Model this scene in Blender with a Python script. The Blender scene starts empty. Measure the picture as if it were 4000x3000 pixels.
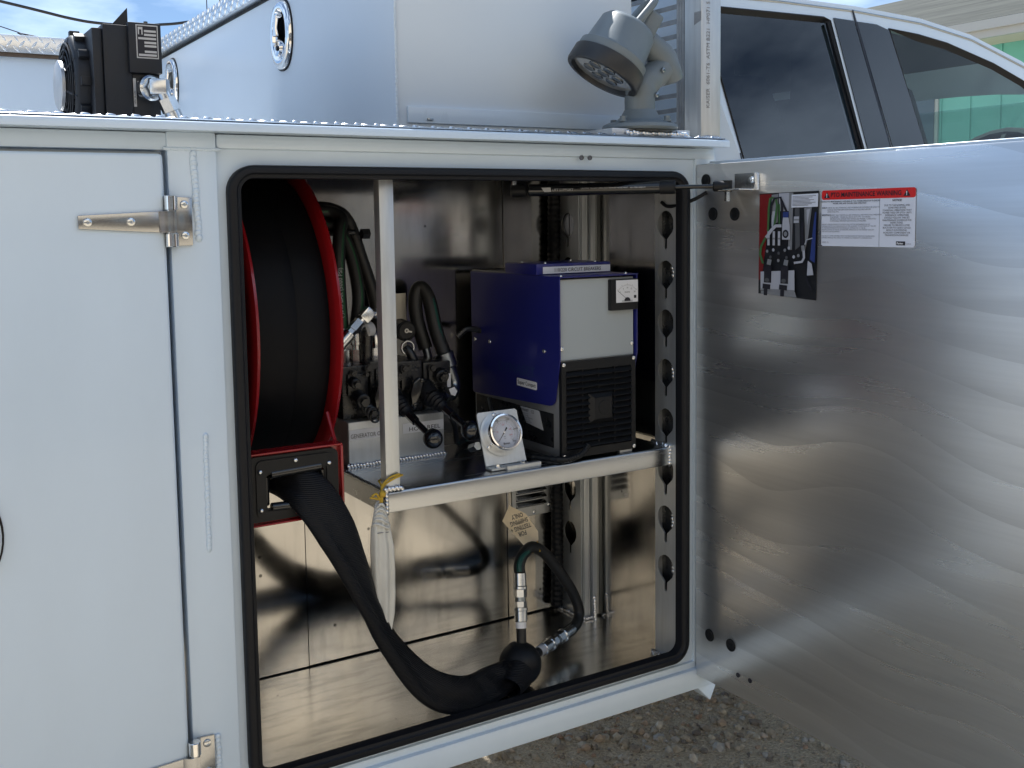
import bpy, bmesh, math, random
from mathutils import Vector, Matrix
random.seed(7)
R = math.radians
sc = bpy.context.scene
col = sc.collection

# ------------------------------------------------------------------ camera
cam_d = bpy.data.cameras.new('camera')
cam = bpy.data.objects.new('camera', cam_d)
col.objects.link(cam)
cam.location = (-1.3752, -1.5556, 1.5300)
cam.rotation_euler = (R(84.5573), R(0.8004), R(-31.6649))
cam_d.sensor_width = 36.0
cam_d.lens = 4140.33 / 4000 * 36.0
cam_d.shift_y = -(1500 - 1249.17) / 4000
cam_d.clip_start = 0.05
cam_d.clip_end = 1000
sc.camera = cam

# ------------------------------------------------------------------ sky, sun, exposure
CLOUD_X, CLOUD_Y = -2.3, 1.1
SUN = Vector((0.08, 0.55, 0.83)).normalized()
world = bpy.data.worlds.new('World')
sc.world = world
world.use_nodes = True
nt = world.node_tree
nt.nodes.clear()
w_out = nt.nodes.new('ShaderNodeOutputWorld')
w_bg = nt.nodes.new('ShaderNodeBackground')
w_sky = nt.nodes.new('ShaderNodeTexSky')
w_sky.sky_type = 'NISHITA'
w_sky.sun_disc = False
w_sky.sun_elevation = math.asin(SUN.z)
w_sky.sun_rotation = math.atan2(SUN.x, SUN.y)
w_sky.altitude = 2200
w_sky.air_density = 1.0
w_sky.dust_density = 0.1
w_sky.ozone_density = 3.0
w_tc = nt.nodes.new('ShaderNodeTexCoord')
w_sep = nt.nodes.new('ShaderNodeSeparateXYZ')
nt.links.new(w_tc.outputs['Generated'], w_sep.inputs[0])
w_add = nt.nodes.new('ShaderNodeMath'); w_add.operation = 'ADD'; w_add.inputs[1].default_value = 0.16
w_max = nt.nodes.new('ShaderNodeMath'); w_max.operation = 'MAXIMUM'; w_max.inputs[1].default_value = 0.02
nt.links.new(w_sep.outputs['Z'], w_max.inputs[0]); nt.links.new(w_max.outputs[0], w_add.inputs[0])
w_dx = nt.nodes.new('ShaderNodeMath'); w_dx.operation = 'DIVIDE'
w_dy = nt.nodes.new('ShaderNodeMath'); w_dy.operation = 'DIVIDE'
nt.links.new(w_sep.outputs['X'], w_dx.inputs[0]); nt.links.new(w_add.outputs[0], w_dx.inputs[1])
nt.links.new(w_sep.outputs['Y'], w_dy.inputs[0]); nt.links.new(w_add.outputs[0], w_dy.inputs[1])
w_cmb = nt.nodes.new('ShaderNodeCombineXYZ')
nt.links.new(w_dx.outputs[0], w_cmb.inputs[0]); nt.links.new(w_dy.outputs[0], w_cmb.inputs[1])
w_noise = nt.nodes.new('ShaderNodeTexNoise')
w_noise.inputs['Scale'].default_value = 1.15
w_noise.inputs['Detail'].default_value = 7
w_noise.inputs['Roughness'].default_value = 0.55
w_map = nt.nodes.new('ShaderNodeMapping')
w_map.inputs['Location'].default_value = (CLOUD_X, CLOUD_Y, 0)
nt.links.new(w_cmb.outputs[0], w_map.inputs['Vector']); nt.links.new(w_map.outputs[0], w_noise.inputs['Vector'])
w_ramp = nt.nodes.new('ShaderNodeValToRGB')
w_ramp.color_ramp.elements[0].position = 0.44
w_ramp.color_ramp.elements[1].position = 0.60
nt.links.new(w_noise.outputs['Fac'], w_ramp.inputs[0])
w_mix = nt.nodes.new('ShaderNodeMixRGB')
w_mix.inputs['Color2'].default_value = (7.0, 9.0, 11.8, 1)
nt.links.new(w_ramp.outputs['Color'], w_mix.inputs['Fac'])
nt.links.new(w_sky.outputs['Color'], w_mix.inputs['Color1'])
w_bg.inputs['Strength'].default_value = 0.05
nt.links.new(w_mix.outputs['Color'], w_bg.inputs['Color'])
nt.links.new(w_bg.outputs[0], w_out.inputs[0])

sun_d = bpy.data.lights.new('sun', 'SUN')
sun_d.energy = 3.4
sun_d.angle = R(0.6)
sun_d.color = (1.0, 0.975, 0.94)
sun = bpy.data.objects.new('sun', sun_d)
sun.rotation_euler = SUN.to_track_quat('Z', 'Y').to_euler()
sun.location = (2, 8, 12)
col.objects.link(sun)

sc.view_settings.view_transform = 'Standard'
sc.view_settings.look = 'None'
sc.view_settings.exposure = 1.30
sc.view_settings.gamma = 1
sc.view_settings.use_curve_mapping = False
sc.render.engine = 'CYCLES'
sc.cycles.use_denoising = True
sc.cycles.max_bounces = 8
sc.cycles.diffuse_bounces = 3
sc.cycles.glossy_bounces = 6
sc.cycles.transparent_max_bounces = 16
sc.cycles.caustics_reflective = False
sc.cycles.caustics_refractive = False
sc.cycles.sample_clamp_indirect = 6

# ------------------------------------------------------------------ materials
M = {}
def mat(name, color, rough=0.5, metal=0.0, coat=0.0, var=0.0, var_scale=8.0, bump=0.0, bump_scale=40.0,
        stretch=(1, 1, 1), rvar=0.0, spec=0.5, sheen=0.0, aniso=0.0, color2=None, detail=5):
    m = bpy.data.materials.new(name)
    m.use_nodes = True
    t = m.node_tree
    b = t.nodes['Principled BSDF']
    b.inputs['Base Color'].default_value = (*color, 1)
    b.inputs['Roughness'].default_value = rough
    b.inputs['Metallic'].default_value = metal
    b.inputs['Specular IOR Level'].default_value = spec
    b.inputs['Coat Weight'].default_value = coat
    b.inputs['Coat Roughness'].default_value = 0.06
    b.inputs['Sheen Weight'].default_value = sheen
    b.inputs['Anisotropic'].default_value = aniso
    tc = t.nodes.new('ShaderNodeTexCoord')
    mp = t.nodes.new('ShaderNodeMapping')
    mp.inputs['Scale'].default_value = stretch
    t.links.new(tc.outputs['Object'], mp.inputs['Vector'])
    if var or rvar or color2:
        n = t.nodes.new('ShaderNodeTexNoise')
        n.inputs['Scale'].default_value = var_scale
        n.inputs['Detail'].default_value = detail
        n.inputs['Roughness'].default_value = 0.6
        t.links.new(mp.outputs[0], n.inputs['Vector'])
        if var or color2:
            mx = t.nodes.new('ShaderNodeMixRGB')
            rp = t.nodes.new('ShaderNodeMapRange')
            rp.inputs['From Min'].default_value = 0.3
            rp.inputs['From Max'].default_value = 0.7
            t.links.new(n.outputs['Fac'], rp.inputs[0])
            t.links.new(rp.outputs[0], mx.inputs['Fac'])
            mx.inputs['Color1'].default_value = (*[c * (1 - var) for c in color], 1)
            c2 = color2 or [min(1, c * (1 + var)) for c in color]
            mx.inputs['Color2'].default_value = (*c2, 1)
            t.links.new(mx.outputs[0], b.inputs['Base Color'])
        if rvar:
            rr = t.nodes.new('ShaderNodeMapRange')
            rr.inputs['From Min'].default_value = 0.25
            rr.inputs['From Max'].default_value = 0.75
            rr.inputs['To Min'].default_value = max(0.02, rough - rvar)
            rr.inputs['To Max'].default_value = rough + rvar
            t.links.new(n.outputs['Fac'], rr.inputs[0])
            t.links.new(rr.outputs[0], b.inputs['Roughness'])
    if bump:
        nb = t.nodes.new('ShaderNodeTexNoise')
        nb.inputs['Scale'].default_value = bump_scale
        nb.inputs['Detail'].default_value = 3
        t.links.new(mp.outputs[0], nb.inputs['Vector'])
        bp = t.nodes.new('ShaderNodeBump')
        bp.inputs['Strength'].default_value = bump
        bp.inputs['Distance'].default_value = 0.002
        t.links.new(nb.outputs['Fac'], bp.inputs['Height'])
        t.links.new(bp.outputs[0], b.inputs['Normal'])
    M[name] = m
    return m

mat('white_paint', (0.665, 0.79, 0.92), 0.32, coat=0.25, var=0.035, var_scale=5, bump=0.035, bump_scale=240, stretch=(1, 1, .35), rvar=0.06, detail=9)  # blue tint of these three body paints imitates cool skylight on white
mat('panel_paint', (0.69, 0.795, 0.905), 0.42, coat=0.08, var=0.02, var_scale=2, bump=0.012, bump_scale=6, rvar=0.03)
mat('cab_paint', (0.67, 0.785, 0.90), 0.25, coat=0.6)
mat('bed_paint', (0.70, 0.72, 0.73), 0.4, var=0.05)
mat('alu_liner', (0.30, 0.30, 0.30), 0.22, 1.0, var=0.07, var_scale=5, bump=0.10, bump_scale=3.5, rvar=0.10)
mat('alu_floor', (0.76, 0.745, 0.72), 0.27, 1.0, var=0.10, var_scale=7, bump=0.10, bump_scale=5, rvar=0.12)
mat('alu_shelf', (0.47, 0.49, 0.51), 0.24, 1.0, var=0.06, var_scale=6, stretch=(0.4, 4, 4), rvar=0.08)
mat('alu_plain', (0.60, 0.63, 0.65), 0.42, 0.8, var=0.08, var_scale=18, stretch=(6, 6, 0.6), rvar=0.08)
mat('alu_dull', (0.62, 0.63, 0.64), 0.48, 0.85, var=0.10, var_scale=30, rvar=0.1)
mat('weld_metal', (0.80, 0.80, 0.80), 0.25, 1.0, var=0.15, var_scale=120)
mat('tread_metal', (0.80, 0.82, 0.84), 0.24, 1.0, var=0.05, var_scale=30)
mat('stainless', (0.46, 0.47, 0.48), 0.20, 1.0, var=0.06, var_scale=14, stretch=(1, 1, 8), rvar=0.06)
mat('chrome', (0.86, 0.86, 0.86), 0.06, 1.0)
mat('zinc', (0.72, 0.74, 0.75), 0.22, 1.0, var=0.06, var_scale=60)
mat('steel_dark', (0.33, 0.36, 0.38), 0.28, 1.0, var=0.1, var_scale=60)
mat('rubber', (0.006, 0.007, 0.010), 0.5, spec=0.28, bump=0.1, bump_scale=150)
mat('black_plastic', (0.007, 0.008, 0.010), 0.45, spec=0.3, bump=0.06, bump_scale=260, var=0.15, var_scale=30)
mat('black_gloss', (0.008, 0.009, 0.011), 0.14, coat=0.4)
mat('black_paint', (0.012, 0.013, 0.015), 0.3, var=0.3, var_scale=60, rvar=0.1)
mat('cooler_black', (0.010, 0.0125, 0.018), 0.5, var=0.2, var_scale=30, rvar=0.08)
mat('hose_rubber', (0.012, 0.013, 0.014), 0.5, bump=0.1, bump_scale=300)
mat('hose_green', (0.012, 0.075, 0.03), 0.5)
mat('hose_teal', (0.006, 0.06, 0.05), 0.5)
mat('red_paint', (0.30, 0.009, 0.013), 0.25, coat=0.35, var=0.05)
mat('blue_paint', (0.013, 0.017, 0.165), 0.32, coat=0.1, var=0.06, var_scale=5)
mat('grey_enamel', (0.42, 0.47, 0.50), 0.42, bump=0.05, bump_scale=400)
mat('gen_metal', (0.42, 0.43, 0.44), 0.4, 0.8, var=0.08)
mat('lamp_grey', (0.16, 0.195, 0.22), 0.45, bump=0.04, bump_scale=180, var=0.05, var_scale=20)
mat('lens_ring', (0.02, 0.023, 0.028), 0.4)
mat('lens', (0.50, 0.53, 0.55), 0.12, 0.35, coat=1.0)
mat('led_well', (0.10, 0.115, 0.13), 0.15, 0.6, coat=0.5)
mat('label_white', (0.82, 0.84, 0.88), 0.4)
mat('label_grey', (0.55, 0.57, 0.60), 0.45)
mat('label_silver', (0.60, 0.61, 0.63), 0.35, 0.3)
mat('decal_white', (0.66, 0.70, 0.80), 0.35)
mat('decal_red', (0.62, 0.02, 0.02), 0.35)
mat('ink', (0.012, 0.012, 0.02), 0.5)
mat('ink_grey', (0.13, 0.14, 0.17), 0.5)
mat('ink_red', (0.55, 0.10, 0.12), 0.5)
mat('ink_faded', (0.20, 0.20, 0.21), 0.6)
mat('ink_green', (0.022, 0.05, 0.17), 0.5)
mat('print_dark', (0.012, 0.014, 0.018), 0.35)
mat('print_red', (0.17, 0.012, 0.014), 0.35)
mat('print_grey', (0.20, 0.21, 0.23), 0.35)
mat('print_light', (0.38, 0.40, 0.46), 0.35)
mat('print_green', (0.05, 0.13, 0.05), 0.35)
mat('print_blue', (0.025, 0.045, 0.18), 0.35)
mat('print_mid', (0.075, 0.08, 0.09), 0.35)
mat('manila', (0.88, 0.78, 0.60), 0.7, var=0.06, var_scale=60)
mat('manila_ring', (0.22, 0.11, 0.05), 0.7)
mat('cloth', (0.66, 0.66, 0.62), 0.9, var=0.10, var_scale=18, bump=0.3, bump_scale=500)
mat('twine', (0.55, 0.36, 0.04), 0.85, bump=0.5, bump_scale=700)
mat('seat_fabric', (0.02, 0.022, 0.026), 0.8)
mat('cab_inner', (0.05, 0.055, 0.06), 0.8)
mat('teal_siding', (0.15, 0.50, 0.44), 0.5, var=0.05, var_scale=2)
mat('teal_trim', (0.42, 0.44, 0.44), 0.5)
mat('window_grey', (0.06, 0.09, 0.12), 0.1)
mat('reflected_band_brown', (0.05, 0.042, 0.036), 0.7, var=0.15, var_scale=2)
mat('guard_metal_shaded', (0.30, 0.32, 0.34), 0.5, 0.5, var=0.2, var_scale=30)  # darker than the other aluminium, to put shade on the bars into the colour
mat('workshop_wall', (0.57, 0.50, 0.40), 0.6, var=0.08, var_scale=1)
mat('added_barn_wall', (0.06, 0.045, 0.035), 0.8, var=0.2, var_scale=3)
mat('workshop_roof', (0.10, 0.10, 0.11), 0.6)
mat('soffit', (0.60, 0.58, 0.52), 0.6)
mat('pole_wood', (0.12, 0.085, 0.06), 0.85, var=0.2, var_scale=12, stretch=(6, 6, 0.5))
mat('wire_black', (0.02, 0.02, 0.025), 0.6)

def shader_new(name):
    m = bpy.data.materials.new(name)
    m.use_nodes = True
    M[name] = m
    return m, m.node_tree, m.node_tree.nodes['Principled BSDF']

def link(t, a, b): t.links.new(a, b)

def glass(name, tint, ior=1.5):
    m = bpy.data.materials.new(name); m.use_nodes = True
    t = m.node_tree; t.nodes.clear()
    o = t.nodes.new('ShaderNodeOutputMaterial')
    mx = t.nodes.new('ShaderNodeMixShader')
    tr = t.nodes.new('ShaderNodeBsdfTransparent'); tr.inputs[0].default_value = (*tint, 1)
    gl = t.nodes.new('ShaderNodeBsdfGlossy'); gl.inputs['Roughness'].default_value = 0.01
    lw = t.nodes.new('ShaderNodeLayerWeight'); lw.inputs['Blend'].default_value = .5
    pw = t.nodes.new('ShaderNodeMath'); pw.operation = 'POWER'; pw.inputs[1].default_value = 5
    f0 = ((ior - 1) / (ior + 1)) ** 2
    fr = t.nodes.new('ShaderNodeMath'); fr.operation = 'MULTIPLY_ADD'; fr.inputs[1].default_value = 1 - f0; fr.inputs[2].default_value = f0
    link(t, lw.outputs['Facing'], pw.inputs[0]); link(t, pw.outputs[0], fr.inputs[0])
    link(t, fr.outputs[0], mx.inputs[0]); link(t, tr.outputs[0], mx.inputs[1]); link(t, gl.outputs[0], mx.inputs[2])
    link(t, mx.outputs[0], o.inputs[0])
    M[name] = m
glass('glass_dark', (0.30, 0.33, 0.34), 2.0)
glass('glass_clear', (0.74, 0.84, 0.82), 1.5)
glass('glass_dial', (0.95, 0.95, 0.95), 1.4)

# brushed aluminium of the open door: sanding marks that run in long wandering bands
def brushed():
    m, t, b = shader_new('alu_brushed')
    b.inputs['Metallic'].default_value = 0.92
    tc = t.nodes.new('ShaderNodeTexCoord')
    nw = t.nodes.new('ShaderNodeTexNoise'); nw.inputs['Scale'].default_value = 2.6; nw.inputs['Detail'].default_value = 0.5
    link(t, tc.outputs['Object'], nw.inputs['Vector'])
    sub = t.nodes.new('ShaderNodeVectorMath'); sub.operation = 'SUBTRACT'; sub.inputs[1].default_value = (.5, .5, .5)
    link(t, nw.outputs['Color'], sub.inputs[0])
    scl = t.nodes.new('ShaderNodeVectorMath'); scl.operation = 'SCALE'; scl.inputs['Scale'].default_value = 0.10
    link(t, sub.outputs[0], scl.inputs[0])
    add = t.nodes.new('ShaderNodeVectorMath'); add.operation = 'ADD'
    link(t, tc.outputs['Object'], add.inputs[0]); link(t, scl.outputs[0], add.inputs[1])
    def stretched(sy, sz, scale, detail, rough=.5, warp=True):
        mp = t.nodes.new('ShaderNodeMapping'); mp.inputs['Scale'].default_value = (1, sy, sz)
        link(t, add.outputs[0] if warp else tc.outputs['Object'], mp.inputs['Vector'])
        n = t.nodes.new('ShaderNodeTexNoise'); n.inputs['Scale'].default_value = scale; n.inputs['Detail'].default_value = detail
        n.inputs['Roughness'].default_value = rough
        link(t, mp.outputs[0], n.inputs['Vector'])
        return n
    fine = stretched(1.2, 42, 4.0, 3, .5, False)
    band = stretched(0.5, 8.0, 3.0, 2, .45)
    broad = stretched(0.8, 1.6, 2.4, 2)
    def madd(x, k, c):
        q = t.nodes.new('ShaderNodeMath'); q.operation = 'MULTIPLY_ADD'; q.inputs[1].default_value = k
        link(t, x, q.inputs[0])
        if isinstance(c, (int, float)): q.inputs[2].default_value = c
        else: link(t, c, q.inputs[2])
        return q.outputs[0]
    # contour bands: height plus a slow noise, wrapped, gives soft streaks with one crisper edge and uneven spacing
    sep = t.nodes.new('ShaderNodeSeparateXYZ'); link(t, add.outputs[0], sep.inputs[0])
    slow = stretched(.75, 1.3, 1.9, 1)
    ph = madd(sep.outputs['Z'], 15.0, madd(sep.outputs['Y'], -1.2, madd(slow.outputs['Fac'], 4.0, 0.0)))
    fr = t.nodes.new('ShaderNodeMath'); fr.operation = 'FRACT'; link(t, ph, fr.inputs[0])
    pg = t.nodes.new('ShaderNodeMath'); pg.operation = 'PINGPONG'; pg.inputs[1].default_value = 1.0; link(t, madd(ph, 1.9, .3), pg.inputs[0])
    gate = stretched(.9, 1.9, 2.1, 1)
    amp = t.nodes.new('ShaderNodeMath'); amp.operation = 'MULTIPLY'; link(t, fr.outputs[0], amp.inputs[0]); link(t, madd(gate.outputs['Fac'], 1.5, -.15), amp.inputs[1])
    tone = madd(fine.outputs['Fac'], .20, madd(band.outputs['Fac'], .60, madd(amp.outputs[0], .37, madd(pg.outputs[0], .06, madd(broad.outputs['Fac'], .55, -.42)))))
    mr2 = t.nodes.new('ShaderNodeMapRange'); mr2.inputs['From Min'].default_value = .15; mr2.inputs['From Max'].default_value = .85
    link(t, tone, mr2.inputs[0])
    mix = t.nodes.new('ShaderNodeMixRGB'); mix.inputs['Color1'].default_value = (.58, .59, .605, 1); mix.inputs['Color2'].default_value = (.92, .935, .955, 1)
    link(t, mr2.outputs[0], mix.inputs['Fac']); link(t, mix.outputs[0], b.inputs['Base Color'])
    link(t, madd(tone, -.16, .36), b.inputs['Roughness'])
    bp = t.nodes.new('ShaderNodeBump'); bp.inputs['Strength'].default_value = 0.02; bp.inputs['Distance'].default_value = 0.001
    link(t, fine.outputs['Fac'], bp.inputs['Height'])
    link(t, bp.outputs[0], b.inputs['Normal'])
brushed()

# scuffed floor and wall sheet: fine scratches, specks and swirled sanding patches
def scuffed(name, base, rough, spot_scale):
    m, t, b = shader_new(name)
    b.inputs['Metallic'].default_value = 1.0
    tc = t.nodes.new('ShaderNodeTexCoord')
    big = t.nodes.new('ShaderNodeTexNoise'); big.inputs['Scale'].default_value = 5; big.inputs['Detail'].default_value = 4; big.inputs['Distortion'].default_value = 1.2
    link(t, tc.outputs['Object'], big.inputs['Vector'])
    mp = t.nodes.new('ShaderNodeMapping'); mp.inputs['Scale'].default_value = (5, 26, 26) if 'floor' in name else (22, 22, 4)
    mp.inputs['Rotation'].default_value = (0, 0, .12)
    link(t, tc.outputs['Object'], mp.inputs['Vector'])
    scr = t.nodes.new('ShaderNodeTexNoise'); scr.inputs['Scale'].default_value = 2.5; scr.inputs['Detail'].default_value = 7
    link(t, mp.outputs[0], scr.inputs['Vector'])
    vor = t.nodes.new('ShaderNodeTexVoronoi'); vor.inputs['Scale'].default_value = spot_scale
    link(t, tc.outputs['Object'], vor.inputs['Vector'])
    spk = t.nodes.new('ShaderNodeMapRange'); spk.inputs['From Min'].default_value = 0.035; spk.inputs['From Max'].default_value = 0.06
    link(t, vor.outputs['Distance'], spk.inputs[0])
    r1 = t.nodes.new('ShaderNodeMapRange'); r1.inputs['From Min'].default_value = .3; r1.inputs['From Max'].default_value = .7
    r1.inputs['To Min'].default_value = rough - .05; r1.inputs['To Max'].default_value = rough + .06
    link(t, big.outputs['Fac'], r1.inputs[0]); link(t, r1.outputs[0], b.inputs['Roughness'])
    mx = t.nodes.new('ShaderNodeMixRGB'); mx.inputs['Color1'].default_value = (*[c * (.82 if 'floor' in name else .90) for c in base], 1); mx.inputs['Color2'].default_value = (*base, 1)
    r2 = t.nodes.new('ShaderNodeMapRange'); r2.inputs['From Min'].default_value = .36; r2.inputs['From Max'].default_value = .52
    link(t, scr.outputs['Fac'], r2.inputs[0]); link(t, r2.outputs[0], mx.inputs['Fac'])
    m3 = t.nodes.new('ShaderNodeMixRGB'); m3.blend_type = 'MULTIPLY'; m3.inputs['Fac'].default_value = .75
    link(t, mx.outputs[0], m3.inputs['Color1']); link(t, spk.outputs[0], m3.inputs['Color2']); link(t, m3.outputs[0], b.inputs['Base Color'])
    bp = t.nodes.new('ShaderNodeBump'); bp.inputs['Strength'].default_value = .05; bp.inputs['Distance'].default_value = .002
    link(t, big.outputs['Fac'], bp.inputs['Height']); link(t, bp.outputs[0], b.inputs['Normal'])
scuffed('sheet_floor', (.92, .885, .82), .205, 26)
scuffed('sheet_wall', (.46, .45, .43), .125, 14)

# woven sleeve
def woven(name, scale, depth):
    m, t, b = shader_new(name)
    b.inputs['Base Color'].default_value = (.0035, .004, .006, 1); b.inputs['Roughness'].default_value = .55
    b.inputs['Specular IOR Level'].default_value = .16 if 'wound' in name else .3
    tc = t.nodes.new('ShaderNodeTexCoord')
    wv = t.nodes.new('ShaderNodeTexWave'); wv.inputs['Scale'].default_value = scale; wv.inputs['Distortion'].default_value = .4
    wv.bands_direction = 'Z'
    link(t, tc.outputs['Object'], wv.inputs['Vector'])
    bp = t.nodes.new('ShaderNodeBump'); bp.inputs['Strength'].default_value = depth; bp.inputs['Distance'].default_value = .0015
    link(t, wv.outputs['Fac'], bp.inputs['Height'])
    n = t.nodes.new('ShaderNodeTexNoise'); n.inputs['Scale'].default_value = 24; n.inputs['Detail'].default_value = 4
    link(t, tc.outputs['Object'], n.inputs['Vector'])
    bp2 = t.nodes.new('ShaderNodeBump'); bp2.inputs['Strength'].default_value = .35; bp2.inputs['Distance'].default_value = .006
    link(t, n.outputs['Fac'], bp2.inputs['Height']); link(t, bp.outputs[0], bp2.inputs['Normal']); link(t, bp2.outputs[0], b.inputs['Normal'])
woven('sleeve_fabric', 110, .5)
woven('wound_fabric', 170, .12)

def ground_mat():
    m, t, b = shader_new('sandy_ground')
    b.inputs['Roughness'].default_value = .95
    b.inputs['Specular IOR Level'].default_value = .15
    tc = t.nodes.new('ShaderNodeTexCoord')
    n1 = t.nodes.new('ShaderNodeTexNoise'); n1.inputs['Scale'].default_value = 1.1; n1.inputs['Detail'].default_value = 8
    n2 = t.nodes.new('ShaderNodeTexNoise'); n2.inputs['Scale'].default_value = 90; n2.inputs['Detail'].default_value = 6; n2.inputs['Roughness'].default_value = .7
    v = t.nodes.new('ShaderNodeTexVoronoi'); v.inputs['Scale'].default_value = 120
    for n in (n1, n2, v): link(t, tc.outputs['Object'], n.inputs['Vector'])
    mx = t.nodes.new('ShaderNodeMixRGB'); mx.inputs['Color1'].default_value = (.44, .365, .265, 1); mx.inputs['Color2'].default_value = (.60, .52, .40, 1)
    link(t, n1.outputs['Fac'], mx.inputs['Fac'])
    m2 = t.nodes.new('ShaderNodeMixRGB'); m2.blend_type = 'OVERLAY'; m2.inputs['Fac'].default_value = .7
    link(t, mx.outputs[0], m2.inputs['Color1']); link(t, n2.outputs['Fac'], m2.inputs['Color2'])
    link(t, m2.outputs[0], b.inputs['Base Color'])
    ad = t.nodes.new('ShaderNodeMath'); ad.operation = 'ADD'
    link(t, n2.outputs['Fac'], ad.inputs[0]); link(t, v.outputs['Distance'], ad.inputs[1])
    bp = t.nodes.new('ShaderNodeBump'); bp.inputs['Strength'].default_value = .9; bp.inputs['Distance'].default_value = .008
    link(t, ad.outputs[0], bp.inputs['Height']); link(t, bp.outputs[0], b.inputs['Normal'])
ground_mat()

def stone_mat():
    m, t, b = shader_new('gravel_stone')
    b.inputs['Roughness'].default_value = .85
    g = t.nodes.new('ShaderNodeNewGeometry')
    rp = t.nodes.new('ShaderNodeValToRGB')
    e = rp.color_ramp.elements
    e[0].position = 0; e[0].color = (.16, .135, .115, 1)
    e[1].position = 1; e[1].color = (.62, .56, .46, 1)
    for p, c in ((.2, (.32, .275, .215, 1)), (.45, (.42, .36, .27, 1)), (.6, (.36, .355, .34, 1)), (.8, (.50, .43, .32, 1)), (.9, (.33, .21, .14, 1))):
        x = e.new(p); x.color = c
    link(t, g.outputs['Random Per Island'], rp.inputs[0])
    tc = t.nodes.new('ShaderNodeTexCoord')
    n = t.nodes.new('ShaderNodeTexNoise'); n.inputs['Scale'].default_value = 70; n.inputs['Detail'].default_value = 4
    link(t, tc.outputs['Object'], n.inputs['Vector'])
    m2 = t.nodes.new('ShaderNodeMixRGB'); m2.blend_type = 'OVERLAY'; m2.inputs['Fac'].default_value = .5
    link(t, rp.outputs[0], m2.inputs['Color1']); link(t, n.outputs['Fac'], m2.inputs['Color2']); link(t, m2.outputs[0], b.inputs['Base Color'])
stone_mat()

def shingle_mat():
    m, t, b = shader_new('roof_shingle')
    b.inputs['Roughness'].default_value = .9
    tc = t.nodes.new('ShaderNodeTexCoord')
    br = t.nodes.new('ShaderNodeTexNoise'); br.inputs['Scale'].default_value = 3.5; br.inputs['Detail'].default_value = 4
    mp = t.nodes.new('ShaderNodeMapping'); mp.inputs['Scale'].default_value = (2.5, .45, 2.5)
    link(t, tc.outputs['Object'], mp.inputs['Vector']); link(t, mp.outputs[0], br.inputs['Vector'])
    mx = t.nodes.new('ShaderNodeMixRGB'); mx.inputs['Color1'].default_value = (.022, .027, .022, 1); mx.inputs['Color2'].default_value = (.05, .056, .045, 1)
    mr = t.nodes.new('ShaderNodeMapRange'); mr.inputs['From Min'].default_value = .35; mr.inputs['From Max'].default_value = .65
    link(t, br.outputs['Fac'], mr.inputs[0]); link(t, mr.outputs[0], mx.inputs['Fac']); link(t, mx.outputs[0], b.inputs['Base Color'])
shingle_mat()

# ------------------------------------------------------------------ mesh helpers
def V(*a): return Vector(a)
def frame_of(d):
    d = Vector(d).normalized()
    a = Vector((0, 0, 1)) if abs(d.z) < .9 else Vector((1, 0, 0))
    u = d.cross(a).normalized()
    return u, d.cross(u).normalized(), d

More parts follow.
